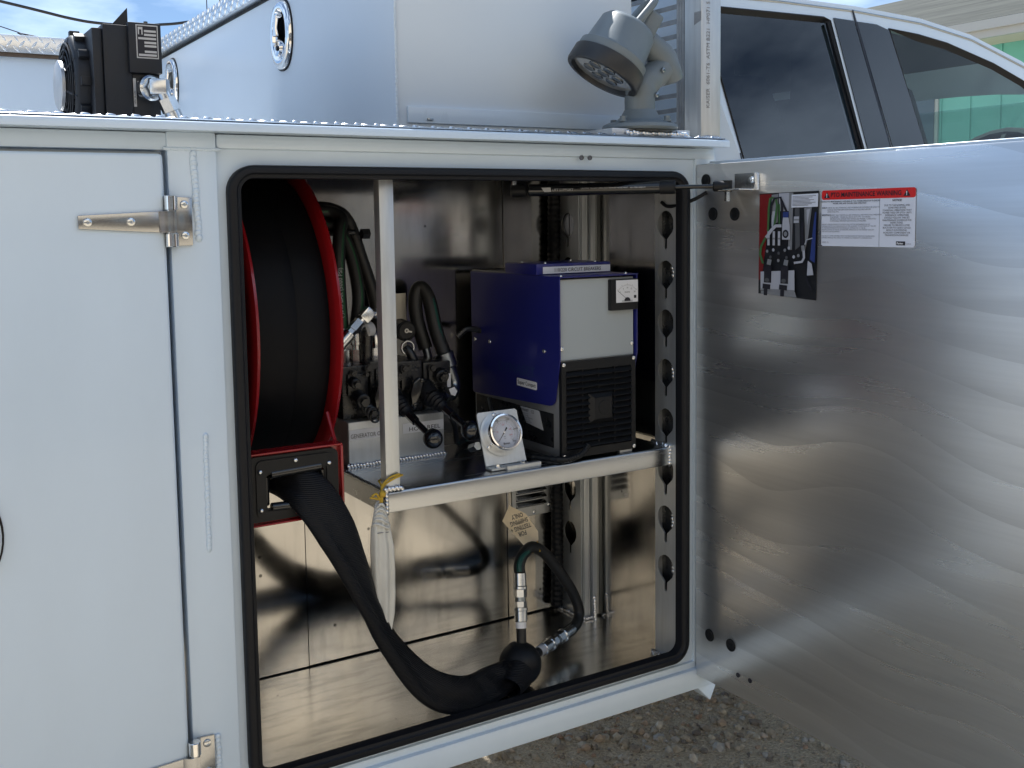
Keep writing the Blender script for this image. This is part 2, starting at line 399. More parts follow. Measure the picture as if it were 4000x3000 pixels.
class MB:
    """collects shapes into one mesh"""
    def __init__(s): s.bm = bmesh.new()
    def _bev(s, verts, bev, seg):
        es = list({e for v in verts for e in v.link_edges})
        bmesh.ops.bevel(s.bm, geom=es, offset=bev, segments=seg, profile=.6, affect='EDGES', clamp_overlap=True)
    def box(s, x0, x1, y0, y1, z0, z1, bev=0, seg=2):
        return s.obox(((x0 + x1) / 2, (y0 + y1) / 2, (z0 + z1) / 2), (1, 0, 0), (0, 1, 0), (0, 0, 1), abs(x1 - x0) / 2, abs(y1 - y0) / 2, abs(z1 - z0) / 2, bev, seg)
    def obox(s, c, u, v, w, hu, hv, hw, bev=0, seg=2):
        c = Vector(c); u = Vector(u).normalized() * hu; v = Vector(v).normalized() * hv; w = Vector(w).normalized() * hw
        p = [s.bm.verts.new(c + u * i + v * j + w * k) for k in (-1, 1) for j in (-1, 1) for i in (-1, 1)]
        fs = []
        for f in ((0, 2, 3, 1), (4, 5, 7, 6), (0, 1, 5, 4), (1, 3, 7, 5), (3, 2, 6, 7), (2, 0, 4, 6)):
            fs.append(s.bm.faces.new([p[i] for i in f]))
        if u.cross(v).dot(w) < 0:
            bmesh.ops.reverse_faces(s.bm, faces=fs)
        if bev: s._bev(p, bev, seg)
        return s
    def prism(s, pts, w, bev=0, seg=2):
        """closed polygon of 3D points extruded by vector w"""
        w = Vector(w); pts = [Vector(p) for p in pts]
        n = len(pts)
        nrm = sum(((pts[i] - pts[0]).cross(pts[(i + 1) % n] - pts[0]) for i in range(n)), Vector())
        if nrm.dot(w) < 0: pts.reverse()
        a = [s.bm.verts.new(p) for p in pts]; b = [s.bm.verts.new(p + w) for p in pts]
        s.bm.faces.new(list(reversed(a))); s.bm.faces.new(b)
        for i in range(n): s.bm.faces.new((a[i], a[(i + 1) % n], b[(i + 1) % n], b[i]))
        if bev: s._bev(a + b, bev, seg)
        return s
    def sheet(s, pts):
        s.bm.faces.new([s.bm.verts.new(Vector(p)) for p in pts]); return s
    def cyl(s, p0, p1, r0, r1=None, n=16, caps=True, bev=0):
        p0 = Vector(p0); p1 = Vector(p1); r1 = r0 if r1 is None else r1
        if bev:
            L = (p1 - p0).length; b = min(bev, L * .45)
            return s.lathe([(0, 0), (r0 - b, 0), (r0, b), (r1, L - b), (r1 - b, L), (0, L)], p0, p1 - p0, n)
        u, v, d = frame_of(p1 - p0)
        a = [s.bm.verts.new(p0 + (u * math.cos(2 * math.pi * i / n) + v * math.sin(2 * math.pi * i / n)) * r0) for i in range(n)]
        b = [s.bm.verts.new(p1 + (u * math.cos(2 * math.pi * i / n) + v * math.sin(2 * math.pi * i / n)) * r1) for i in range(n)]
        for i in range(n): s.bm.faces.new((a[i], a[(i + 1) % n], b[(i + 1) % n], b[i]))
        if caps: s.bm.faces.new(list(reversed(a))); s.bm.faces.new(b)
        return s
    def lathe(s, prof, o, axis, n=24):
        o = Vector(o); u, v, d = frame_of(axis)
        rings = []
        for r, h in prof:
            if r <= 1e-6: rings.append([s.bm.verts.new(o + d * h)])
            else: rings.append([s.bm.verts.new(o + d * h + (u * math.cos(2 * math.pi * i / n) + v * math.sin(2 * math.pi * i / n)) * r) for i in range(n)])
        for a, b in zip(rings, rings[1:]):
            if len(a) == 1 and len(b) == 1: continue
            for i in range(n):
                j = (i + 1) % n
                if len(a) == 1: s.bm.faces.new((a[0], b[j], b[i]))
                elif len(b) == 1: s.bm.faces.new((a[i], a[j], b[0]))
                else: s.bm.faces.new((a[i], a[j], b[j], b[i]))
        return s
    def ball(s, c, r, n=20, m=12):
        return s.lathe([(r * math.sin(math.pi * k / m), -r * math.cos(math.pi * k / m)) for k in range(m + 1)], c, (0, 0, 1), n)
    def tube(s, pts, r, n=10, caps=True, closed=False):
        pts = [Vector(p) for p in pts]; N = len(pts)
        rs = r if isinstance(r, (list, tuple)) else [r] * N
        t0 = (pts[1] - pts[0]).normalized()
        u, v, _ = frame_of(t0); rings = []
        for i, p in enumerate(pts):
            if closed: t = (pts[(i + 1) % N] - pts[i - 1]).normalized()
            else: t = (pts[min(i + 1, N - 1)] - pts[max(i - 1, 0)]).normalized()
            u = (u - t * u.dot(t)).normalized(); v = t.cross(u)
            rings.append([s.bm.verts.new(p + (u * math.cos(2 * math.pi * k / n) + v * math.sin(2 * math.pi * k / n)) * rs[i]) for k in range(n)])
        pairs = list(zip(rings, rings[1:])) + ([(rings[-1], rings[0])] if closed else [])
        for a, b in pairs:
            for k in range(n): s.bm.faces.new((a[k], a[(k + 1) % n], b[(k + 1) % n], b[k]))
        if caps and not closed:
            s.bm.faces.new(list(reversed(rings[0]))); s.bm.faces.new(rings[-1])
        return s
    def holed(s, outer, holes, place, thick):
        """flat plate with holes; outer and holes are 2D loops, place maps 2D to 3D, thick is the extrusion vector"""
        b2 = bmesh.new()
        es = []
        for lp in [outer] + holes:
            vs = [b2.verts.new((p[0], p[1], 0)) for p in lp]
            es += [b2.edges.new((vs[i], vs[(i + 1) % len(vs)])) for i in range(len(vs))]
        bmesh.ops.triangle_fill(b2, use_beauty=True, use_dissolve=False, edges=es, normal=(0, 0, 1))
        b2.verts.index_update(); thick = Vector(thick)
        top = [s.bm.verts.new(Vector(place(v.co.x, v.co.y))) for v in b2.verts]
        bot = [s.bm.verts.new(Vector(place(v.co.x, v.co.y)) + thick) for v in b2.verts]
        for f in b2.faces:
            ix = [v.index for v in f.verts]
            s.bm.faces.new([top[i] for i in ix]); s.bm.faces.new([bot[i] for i in reversed(ix)])
        for e in b2.edges:
            if len(e.link_faces) == 1:
                i, j = e.verts[0].index, e.verts[1].index
                s.bm.faces.new((top[i], top[j], bot[j], bot[i]))
        b2.free()
        bmesh.ops.recalc_face_normals(s.bm, faces=s.bm.faces[:])
        return s
    def build(s, name, m, parent=None, smooth=40, recalc=True):
        if recalc: bmesh.ops.recalc_face_normals(s.bm, faces=s.bm.faces[:])
        me = bpy.data.meshes.new(name); s.bm.to_mesh(me); s.bm.free()
        me.materials.append(M[m] if isinstance(m, str) else m)
        if smooth:
            me.shade_smooth(); me.set_sharp_from_angle(angle=R(smooth))
        return put(name, me, parent)

def put(name, data, parent=None):
    o = bpy.data.objects.new(name, data)
    col.objects.link(o)
    if parent is not None: attach(o, parent)
    return o
def wloc(p):
    v = Vector(p.location)
    while p.parent is not None: p = p.parent; v = v + Vector(p.location) + (Vector() if True else Vector())
    return v
BASE = {}
def attach(o, parent):
    o.parent = parent
    b = parent
    while b.parent is not None: b = b.parent
    if parent.parent is None: o.matrix_parent_inverse = Matrix.Translation(-Vector(parent.location))
    # sub-parts: their part already sits at the world frame
def thing(name, label, cat, loc, group=None):
    o = bpy.data.objects.new(name, None); col.objects.link(o)
    o.location = loc; o.empty_display_size = .05
    o['label'] = label; o['category'] = cat
    if group: o['group'] = group
    return o
def tag(o, label=None, cat=None, group=None, kind=None):
    if label: o['label'] = label
    if cat: o['category'] = cat
    if group: o['group'] = group
    if kind: o['kind'] = kind
    return o

def text(s, origin, right, up, size, m, parent, name='lettering', width=None, align='LEFT', bold=0.0, lift=0.0004, spacing=1.0, sx=1.0):
    """flat lettering lying on a surface: origin, reading direction and up direction"""
    c = bpy.data.curves.new(name, 'FONT'); c.body = s; c.size = size; c.align_x = align
    c.resolution_u = 2; c.offset = bold * size; c.space_character = spacing
    c.materials.append(M[m])
    r = Vector(right).normalized(); u = Vector(up).normalized(); n = r.cross(u)
    o = put(name, c, parent)
    k = sx
    if width:
        bpy.context.view_layer.update()
        d = o.dimensions.x
        if d > 1e-6: k = width / d
    mw = Matrix(((r.x * k, u.x, n.x, 0), (r.y * k, u.y, n.y, 0), (r.z * k, u.z, n.z, 0), (0, 0, 0, 1)))
    mw.translation = Vector(origin) + n * lift
    o.matrix_basis = mw
    return o
def smooth_path(pts, per=6):
    """Catmull-Rom through points"""
    P = [Vector(p) for p in pts]; out = []
    for i in range(len(P) - 1):
        a = P[i - 1] if i else P[0] * 2 - P[1]; b = P[i]; c = P[i + 1]; d = P[i + 2] if i + 2 < len(P) else P[-1] * 2 - P[-2]
        for k in range(per):
            t = k / per
            out.append(.5 * ((2 * b) + (c - a) * t + (2 * a - 5 * b + 4 * c - d) * t * t + (3 * b - a - 3 * c + d) * t ** 3))
    out.append(P[-1])
    return out
def rrect(x0, x1, z0, z1, r, n=5):
    out = []
    for cx, cz, a0 in ((x1 - r, z0 + r, -90), (x1 - r, z1 - r, 0), (x0 + r, z1 - r, 90), (x0 + r, z0 + r, 180)):
        for k in range(n + 1):
            a = R(a0 + 90 * k / n); out.append((cx + r * math.cos(a), cz + r * math.sin(a)))
    return out
def weld(name, pts, w, h, nrm, parent, m='weld_metal', pitch=.006):
    """a scalloped weld bead laid along pts"""
    b = MB(); P = [Vector(p) for p in pts]; nrm = Vector(nrm).normalized()
    for a, c in zip(P, P[1:]):
        L = (c - a).length; d = (c - a).normalized(); sd = d.cross(nrm).normalized()
        k = max(1, int(L / pitch))
        for i in range(k + 1):
            o = a + (c - a) * (i / k) + sd * random.uniform(-.06, .06) * w
            ww = w * random.uniform(.9, 1.1); hh = h * random.uniform(.8, 1.15); rings = []
            for f, g in ((1, 0), (.9, .5), (.55, .9)):
                rings.append([b.bm.verts.new(o + (d * math.cos(q * math.pi / 5) * pitch * .9 + sd * math.sin(q * math.pi / 5) * ww / 2) * f + nrm * hh * g - d * pitch * .5 * g) for q in range(10)])
            tip = b.bm.verts.new(o + nrm * hh - d * pitch * .5)
            for r0, r1 in zip(rings, rings[1:]):
                for q in range(10): b.bm.faces.new((r0[q], r0[(q + 1) % 10], r1[(q + 1) % 10], r1[q]))
            for q in range(10): b.bm.faces.new((rings[-1][q], rings[-1][(q + 1) % 10], tip))
    return b.build(name, m, parent, smooth=70)
def screw(p, n, r, parent, m='zinc', name='screw'):
    b = MB(); n = Vector(n).normalized()
    b.lathe([(r, -.001), (r, r * .12), (r * .85, r * .45), (r * .45, r * .62), (r * .38, r * .62), (r * .30, r * .30), (0, r * .30)], p, n, 14)
    return b.build(name, m, parent)
def hexbolt(p, n, r, h, parent, m='zinc', name='bolt'):
    b = MB(); p = Vector(p); n = Vector(n).normalized()
    b.cyl(p - n * .001, p + n * .0015, r * 1.35, n=16); b.cyl(p + n * .0012, p + n * h, r, n=6)
    return b.build(name, m, parent, smooth=25)
# ------------------------------------------------------------------ ground
g = MB(); g.sheet([(-300, -300, 0), (300, -300, 0), (300, 300, 0), (-300, 300, 0)])
tag(g.build('ground', 'sandy_ground', smooth=0), 'pale sandy gravel ground of the yard under the truck', None, None, 'structure')

def gravel():
    base = []
    for k in range(7):
        b = bmesh.new(); bmesh.ops.create_icosphere(b, subdivisions=1, radius=1)
        for v in b.verts: v.co *= random.uniform(.72, 1.15)
        base.append(([v.co.copy() for v in b.verts], [[v.index for v in f.verts] for f in b.faces])); b.free()
    vs, fs = [], []
    rnd = random.Random(11)
    n = 0
    while n < 17000:
        x = rnd.uniform(-.9, 2.0); y = rnd.uniform(-1.0, 1.7)
        dens = .5 + .5 * math.sin(x * 3.1 + y * 2.3) * math.cos(x * 1.3 - y * 3.7)
        if rnd.random() > .18 + .82 * dens: continue
        r = rnd.choice((.003, .0035, .004, .004, .005, .005, .006, .007, .009, .012, .016)) * rnd.uniform(.8, 1.25)
        P, F = rnd.choice(base)
        a = rnd.uniform(0, 6.28); ca, sa = math.cos(a), math.sin(a); sx, sy, sz = r * rnd.uniform(.8, 1.3), r * rnd.uniform(.7, 1.1), r * rnd.uniform(.55, .85)
        o = len(vs)
        for p in P:
            q = (p.x * sx, p.y * sy, p.z * sz)
            vs.append((x + q[0] * ca - q[1] * sa, y + q[0] * sa + q[1] * ca, r * .25 + q[2]))
        fs += [[i + o for i in f] for f in F]; n += 1
    me = bpy.data.meshes.new('gravel'); me.from_pydata(vs, [], fs); me.materials.append(M['gravel_stone'])
    tag(put('gravel', me), 'loose mixed gravel stones scattered below the truck sill', None, None, 'stuff')
gravel()

# ------------------------------------------------------------------ the truck
T = thing('service_truck', 'white service truck with one side compartment standing open', 'truck', (-.5, .9, 0))
Z0, Z1 = .640, 1.650      # compartment floor and ceiling
X0, X1 = -.900, -.012     # compartment side walls
YB = .410                 # back wall

# --- frame round the opening
f = MB()
f.box(-.992, -.921, -.001, .05, .45, 1.661, .004)                       # hinge post
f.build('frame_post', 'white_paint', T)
f = MB()
f.box(-2.3, -.990, .002, .05, 1.634, 1.660, .005); f.box(-.9205, .050, .002, .05, 1.638, 1.660, .006)
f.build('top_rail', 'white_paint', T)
f = MB()
def flange(x, z): return (x, .010, z)
f.holed([(-.9215, .640), (.0005, .640), (.0005, 1.6385), (-.9215, 1.6385)], [rrect(-.8935, -.0325, .6655, 1.6015, .028)], flange, (0, .004, 0))
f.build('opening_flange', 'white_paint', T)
f = MB()
f.box(-.9205, .048, -.004, .05, .586, .629, .006); f.box(-.9205, .048, .004, .04, .6285, .642, .003)
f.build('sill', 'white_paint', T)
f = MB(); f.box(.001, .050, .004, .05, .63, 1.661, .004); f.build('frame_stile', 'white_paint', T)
# corner gusset under the sill
f = MB(); f.prism([(.012, .012, .585), (.072, .012, .585), (.052, .012, .545)], (0, .045, 0), .002); f.build('sill_gusset', 'white_paint', T)
# body skin behind the frame (sides, underside, front wall)
f = MB()
f.box(.0505, .054, .05, 1.75, .60, 1.66); f.box(-2.3, .05, .052, .43, .575, .585); f.box(-2.3, .05, .79, .80, .58, 1.60)
f.build('body_skin', 'bed_paint', T)
# bead of weld where post and flange are joined
weld('weld_bead', [(-.9555, -.0015, 1.628), (-.952, -.0015, 1.508)], .011, .004, (0, -1, 0), T, 'white_paint', .0065)
weld('weld_bead', [(-.9545, -.0015, 1.215), (-.9555, -.0015, 1.045)], .008, .003, (0, -1, 0), T, 'white_paint', .006)
weld('weld_bead', [(-.9545, -.0015, .752), (-.9545, -.0015, .60)], .010, .004, (0, -1, 0), T, 'white_paint', .0065)
weld('weld_bead', [(-.989, .000, 1.636), (-.921, .000, 1.636)], .006, .003, (0, -1, 0), T, 'white_paint', .009)
for hx in (-.268, -.250):
    b = MB(); b.lathe([(0, .001), (.0035, .001), (.0042, -.0005), (.0042, .002)], (hx, .0015, 1.6365), (0, -1, 0), 12); b.build('rivet_hole', 'ink_grey', T)

# --- rubber door seal: bulb section swept round the opening
def seal():
    path = rrect(-.8965, -.0295, .6625, 1.6045, .030, 8)
    n = len(path); b = MB(); rings = []
    prof = [(-.0100, .010), (-.0105, -.002), (-.0090, -.0065), (-.0055, -.0080), (.0010, -.0080), (.0030, -.0055), (.0042, -.0045), (.0085, -.0042), (.0095, -.0020), (.0095, .014), (.0070, .014), (.0070, .010)]
    for i in range(n):
        p = Vector((path[i][0], path[i][1])); q = Vector(path[(i + 1) % n]); o = Vector(path[i - 1])
        t = (q - o).normalized(); inn = Vector((-t.y, t.x))
        rings.append([b.bm.verts.new((p.x + inn.x * a, yy, p.y + inn.y * a)) for a, yy in prof])
    for i in range(n):
        a, c = rings[i], rings[(i + 1) % n]
        for k in range(len(prof)): b.bm.faces.new((a[k], a[(k + 1) % len(prof)], c[(k + 1) % len(prof)], c[k]))
    b.build('door_seal', 'rubber', T, 50)
seal()

# --- sheet metal liner
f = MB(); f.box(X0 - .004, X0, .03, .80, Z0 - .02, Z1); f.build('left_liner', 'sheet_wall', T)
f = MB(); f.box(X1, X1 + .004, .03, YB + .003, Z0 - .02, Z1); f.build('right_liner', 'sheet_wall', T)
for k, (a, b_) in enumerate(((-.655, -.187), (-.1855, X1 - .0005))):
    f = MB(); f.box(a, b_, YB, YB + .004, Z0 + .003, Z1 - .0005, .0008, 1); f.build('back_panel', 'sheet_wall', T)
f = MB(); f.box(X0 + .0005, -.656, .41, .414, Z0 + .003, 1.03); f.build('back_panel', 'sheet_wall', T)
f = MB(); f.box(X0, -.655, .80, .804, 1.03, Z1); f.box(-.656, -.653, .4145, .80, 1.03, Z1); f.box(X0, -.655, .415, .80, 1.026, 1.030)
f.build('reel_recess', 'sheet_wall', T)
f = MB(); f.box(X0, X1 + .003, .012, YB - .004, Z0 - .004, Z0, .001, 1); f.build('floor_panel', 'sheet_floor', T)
f = MB(); f.box(X0, X1, YB - .0042, YB + .0065, Z0 - .008, Z0 + .0008); f.build('floor_joint', 'rubber', T)
f = MB(); f.box(X0, X1, YB + .0062, YB + .0085, Z0 + .0009, Z1 - .0006); f.build('seam_light_stop', 'rubber', T)  # dark sheet added behind the panels to stop daylight through the seams
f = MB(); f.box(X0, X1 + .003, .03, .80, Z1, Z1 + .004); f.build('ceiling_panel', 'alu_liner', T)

# --- keyhole shelf standards
def keyhole(cy, zt, w=.0245, h=.076):
    pts = []
    for k in range(13):
        a = R(-35 + 250 * k / 12); pts.append((cy + w * math.cos(a), zt - w * 1.08 + w * 1.08 * math.sin(a)))
    pts += [(cy - .0045, zt - .056), (cy - .0042, zt - h + .003), (cy, zt - h), (cy + .0042, zt - h + .003), (cy + .0045, zt - .056)]
    return pts
tops = [1.638, 1.542, 1.445, 1.349, 1.251, 1.152, 1.053, .955, .854]
tops = tops[1:]
f = MB(); f.holed([(.018, .645), (.085, .645), (.085, Z1), (.018, Z1)], [keyhole(.0525, z) for z in tops], lambda y, z: (-.032, y, z), (.003, 0, 0))
f.box(-.0288, X1, .0822, .085, .645, Z1); f.build('shelf_standard', 'alu_plain', T, 30)
f = MB(); f.box(-.0215, -.0162, .0395, .0420, .645, Z1)
f.build('standard_web', 'alu_plain', T)
f = MB(); f.box(-.0160, X1 - .0003, .0215, .0818, .646, Z1 - .001); f.build('keyhole_shade', 'black_paint', T)  # black sheet standing in for the shade inside the keyholes
for z in (1.435, 1.236, .935, .842): weld('weld_bead', [(-.021, .040, z), (-.021, .040, z - .022)], .009, .006, (-1, 0, 0), T)
f = MB(); f.holed([(.318, .645), (.399, .645), (.399, Z1), (.318, Z1)], [keyhole(.360, z) for z in tops], lambda y, z: (-.052, y, z), (.003, 0, 0))
f.build('shelf_standard', 'alu_plain', T, 30)
f = MB(); f.box(-.0485, X1, .312, .3175, .645, Z1)
for a in (-.047, -.0435, -.040, -.036, -.0225, -.0185): f.cyl((a, .311, .646), (a, .311, Z1), .0017, n=8)
f.box(-.033, -.026, .300, .3115, .645, Z1, .002)
f.build('corner_extrusion', 'alu_plain', T)
f = MB(); f.box(-.040, -.036, .345, .351, .645, Z1); f.build('standard_web', 'alu_plain', T)
weld('weld_bead', [(-.029, .298, .642), (-.029, .302, .690)], .010, .005, (-.4, -1, 0), T)
weld('weld_bead', [(-.056, .400, .643), (-.054, .330, .643), (-.045, .306, .643), (-.022, .306, .643)], .010, .006, (-.5, -.5, 1), T)
weld('weld_bead', [(-.036, .086, .643), (-.036, .060, .643)], .010, .005, (-1, 0, 1), T)

# --- louvred vent at the back
f = MB(); f.box(-.174, -.071, .4065, .409, .866, .960, .001, 1); f.build('vent_plate', 'alu_plain', T)
for k in range(4):
    z = .948 - k * .0155
    b = MB(); b.prism([(-.166, .4066, z), (-.166, .3955, z - .006), (-.166, .3945, z - .009), (-.166, .4066, z - .010)], (.076, 0, 0), .0008, 1); b.build('vent_louvre', 'stainless', T)
    b = MB(); b.box(-.165, -.091, .4055, .4064, z - .0135, z - .0105); b.build('louvre_slot', 'ink', T)
for x, z in ((-.118, .8745), (-.078, .886), (-.163, .8745)): screw((x, .4062, z), (0, -1, 0), .005, T)

# --- shelf with its post
S = MB()
def shelf():
    prof = [(.405, 1.0735), (.405, 1.0775), (.0425, 1.0775), (.0398, 1.0769), (.0380, 1.0752), (.0373, 1.0725), (.0368, 1.0430), (.0372, 1.0416), (.0398, 1.0416), (.0402, 1.0430), (.0408, 1.0700), (.0425, 1.0728), (.0450, 1.0735)]
    S.prism([(-.648, y, z) for y, z in prof], (.6155, 0, 0))
    S.box(-.6485, -.645, .050, .40, 1.040, 1.0738)
shelf()
S_o = S.build('shelf', 'alu_shelf', T, 50)
f = MB(); f.box(-.6465, -.6205, .038, .060, 1.0775, Z1 - .001, .0018); f.build('shelf_post', 'alu_plain', T)
weld('weld_bead', [(-.648, .0375, 1.082), (-.6195, .0375, 1.082)], .014, .006, (0, -.6, 1), T)
weld('weld_bead', [(-.6475, .038, 1.076), (-.6478, .037, 1.042)], .009, .005, (-.5, -1, 0), T)
weld('weld_bead', [(-.6475, .06, 1.078), (-.6475, .24, 1.078)], .006, .004, (-.6, 0, 1), T, 'steel_dark')
weld('weld_bead', [(-.036, .085, 1.0795), (-.036, .046, 1.0795)], .011, .006, (-.6, 0, 1), T)
weld('weld_bead', [(-.0345, .037, 1.076), (-.034, .037, 1.043)], .008, .004, (-.3, -1, 0), T)

# --- deck of tread plate over the compartments
f = MB()
f.prism([(-2.3, -.036, 1.6605), (-2.3, -.036, 1.6705), (-2.3, -.0345, 1.6725), (-2.3, -.028, 1.6745), (-2.3, .43, 1.6745), (-2.3, .43, 1.6605)], (2.352, 0, 0), 0)
f.build('deck_edge', 'white_paint', T)
f = MB(); f.box(-2.3, .046, -.0315, .425, 1.6748, 1.6768, .001, 1); f.build('deck_plate', 'tread_metal', T)
def diamond_mesh(L=.024, w=.0065, h=.0022):
    b = MB(); n = 12; rings = []
    for fa, g in ((1, 0), (.82, .7), (.45, 1)):
        ring = []
        for i in range(n):
            a = 2 * math.pi * i / n; c, s_ = math.cos(a), math.sin(a)
            ring.append(b.bm.verts.new((L / 2 * c * fa, w / 2 * s_ * abs(s_) ** .2 * (1 - .35 * abs(c)) * fa, h * g - .0004)))
        rings.append(ring)
    for p, q in zip(rings, rings[1:]):
        for i in range(n): b.bm.faces.new((p[i], p[(i + 1) % n], q[(i + 1) % n], q[i]))
    b.bm.faces.new(rings[-1])
    bmesh.ops.recalc_face_normals(b.bm, faces=b.bm.faces[:])
    me = bpy.data.meshes.new('tread_diamond'); b.bm.to_mesh(me); b.bm.free(); me.materials.append(M['tread_metal']); me.shade_smooth(); return me
DIA = diamond_mesh()
deck_mesh = diamond_mesh(.026, .008, .0042)
k = 0; x = -1.30
while x < .045:
    for row, (yy, an) in enumerate(((-.022, 40), (-.004, -40))):
        o = put('tread_diamond', deck_mesh, T); o.location = (x + row * .0165, yy, 1.6768)
        o.rotation_euler = (0, 0, R(an))
    x += .033

# mounting strip and pads on the deck
f = MB(); f.box(-.555, -.060, .100, .1395, 1.6768, 1.6885, .002); f.box(-.555, -.505, .088, .1005, 1.6768, 1.6842, .002); f.build('mounting_strip', 'alu_dull', T)
f = MB(); f.box(-.212, -.030, -.016, .066, 1.6768, 1.690, .002); f.build('light_pad', 'alu_dull', T)
weld('weld_bead', [(-.178, -.018, 1.681), (-.04, -.018, 1.681)], .012, .007, (0, -1, .6), T, pitch=.007)

# --- transverse tool box behind the cab
BX, BY = -.563, .140
f = MB(); f.box(BX, -.045, BY, 1.83, 1.677, 2.022, .003); TB = f.build('tool_box', 'panel_paint', T)
f = MB(); f.box(BX + .006, -.05, BY + .006, 1.825, 2.0225, 2.0305); f.build('lid_gasket', 'rubber', TB)
f = MB(); f.box(BX - .016, -.04, BY - .02, 1.84, 2.031, 2.074, .004); f.build('tool_box_lid', 'tread_metal', TB)
f = MB(); f.box(BX + .02, -.05, BY - .0055, BY - .0005, 1.700, 1.7285, .002); f.build('base_strip', 'white_paint', TB)
weld('weld_bead', [(BX + .001, BY - .001, 1.70), (BX + .001, BY - .001, 2.02)], .005, .003, (-.7, -.7, 0), TB, 'panel_paint', .007)
f = MB(); f.box(-.5065, -.4945, BY - .009, BY - .0058, 1.705, 1.709, .001); f.build('drain_clip', 'steel_dark', TB)
yy = .14; k = 0
while yy < 1.83:
    for row in range(3):
        o = put('tread_diamond', DIA, TB)
        o.location = (BX - .0162, yy + (.011 if row % 2 else 0), 2.039 + row * .0135)
        r = Matrix.Rotation(R(-90), 4, 'Y') @ Matrix.Rotation(R(45 if (row + k) % 2 else -45), 4, 'Z')
        o.rotation_euler = r.to_euler()
    yy += .024; k += 1

def paddle_latch(cx, cy, cz, right, up, hw, hh, parent, label=None):
    """oval recessed folding T handle latch on a panel"""
    right = Vector(right); up = Vector(up); n = right.cross(up)
    c = Vector((cx, cy, cz))
    def ov(a, w_, h_, e=2.5):
        ca, sa = math.cos(a), math.sin(a)
        return right * (abs(ca) ** (2 / e) * (1 if ca > 0 else -1) * w_) + up * (abs(sa) ** (2 / 2.0) * (1 if sa > 0 else -1) * h_)
    def ring(prof, nm, m, par):
        b = MB(); N = 36; rs = []
        for dw, h_ in prof: rs.append([b.bm.verts.new(c + ov(2 * math.pi * i / N, hw + dw, hh + dw) + n * h_) for i in range(N)])
        for p, q in zip(rs, rs[1:]):
            for i in range(N): b.bm.faces.new((p[i], p[(i + 1) % N], q[(i + 1) % N], q[i]))
        if prof[-1][1] < .001: b.bm.faces.new(rs[-1])
        return b.build(nm, m, par, 50)
    L = ring([(.004, -.0005), (.004, .0025), (0, .0026)], 'latch_gasket', 'rubber', parent)
    B = ring([(.001, .001), (.0008, .006), (-.004, .0105), (-.011, .0115), (-.0175, .010), (-.0195, .006), (-.022, -.0005)], 'latch', 'chrome', parent)
    if label: B['label'] = label
    b = MB()
    b.cyl(c + up * (hh * .52) + n * .004, c + up * (hh * .52) + n * .016, .008, n=14)
    b.tube([c + up * (hh * .55) + n * .012, c + up * (hh * .2) + n * .016, c - up * (hh * .05) + n * .014], [.008, .006, .009], 10)
    b.build('latch_handle', 'chrome', B)
    b = MB(); b.lathe([(.0, .010), (.006, .010), (.0065, .014), (.016, .015), (.019, .010), (.019, .001)], c - up * (hh * .40), n, 20); b.build('latch_lock', 'chrome', B)
    b = MB(); b.lathe([(.005, .0), (.005, .0165), (0, .0165)], c - up * (hh * .40), n, 12); b.build('keyhole', 'ink', B)
paddle_latch(BX - .0005, .693, 1.932, (0, -1, 0), (0, 0, 1), .058, .072, T, 'chrome oval latch nearest the corner of the tool box')
paddle_latch(BX - .0005, 1.628, 1.932, (0, -1, 0), (0, 0, 1), .058, .072, T, 'chrome oval latch half hidden behind the oil cooler')

# --- far side tool box seen across the bed
f = MB(); f.box(-3.4, -.58, 1.85, 2.15, .55, 2.022, .003); FB = f.build('far_tool_box', 'panel_paint', T)
f = MB(); f.box(-2.3, -.58, 1.832, 1.8505, 2.015, 2.0235); f.build('brown_joint', 'pole_wood', FB)
f = MB(); f.box(-2.3, -.58, 1.825, 2.16, 2.024, 2.075, .003); f.build('far_lid', 'tread_metal', FB)
x = -1.25; k = 0
while x < -.60:
    for row in range(3):
        o = put('tread_diamond', DIA, FB); o.location = (x + (.0165 if row % 2 else 0), 1.8248, 2.035 + row * .015)
        o.rotation_euler = (Matrix.Rotation(R(90), 4, 'X') @ Matrix.Rotation(R(50 if row % 2 else -50), 4, 'Z')).to_euler()
        o.scale = (1.1, 1.1, 1.1)
    x += .033
f = MB(); f.box(-2.3, .05, .43, 1.85, 1.05, 1.06); f.build('bed_floor', 'bed_paint', T)
f = MB(); f.box(-3.4, -2.3, .004, .43, 1.00, 1.674, .004); f.box(-3.4, -3.28, .004, .43, .55, 1.0, .004); f.build('rear_fender', 'white_paint', T)
for wx in (-2.78, 2.28):
    for wy, sgn in ((.10, 1), (1.80, -1)):
        f = MB(); f.lathe([(.22, 0), (.37, 0), (.405, .03), (.41, .10), (.41, .16), (.405, .22), (.37, .25), (.22, .25)], (wx, wy, .41), (0, sgn, 0), 40); WH = f.build('wheel', 'rubber', T)
        f = MB(); f.lathe([(0, .07), (.06, .05), (.07, .07), (.19, .06), (.215, .015), (.222, .012), (.222, .2)], (wx, wy, .41), (0, sgn, 0), 32); f.build('rim', 'stainless', WH)

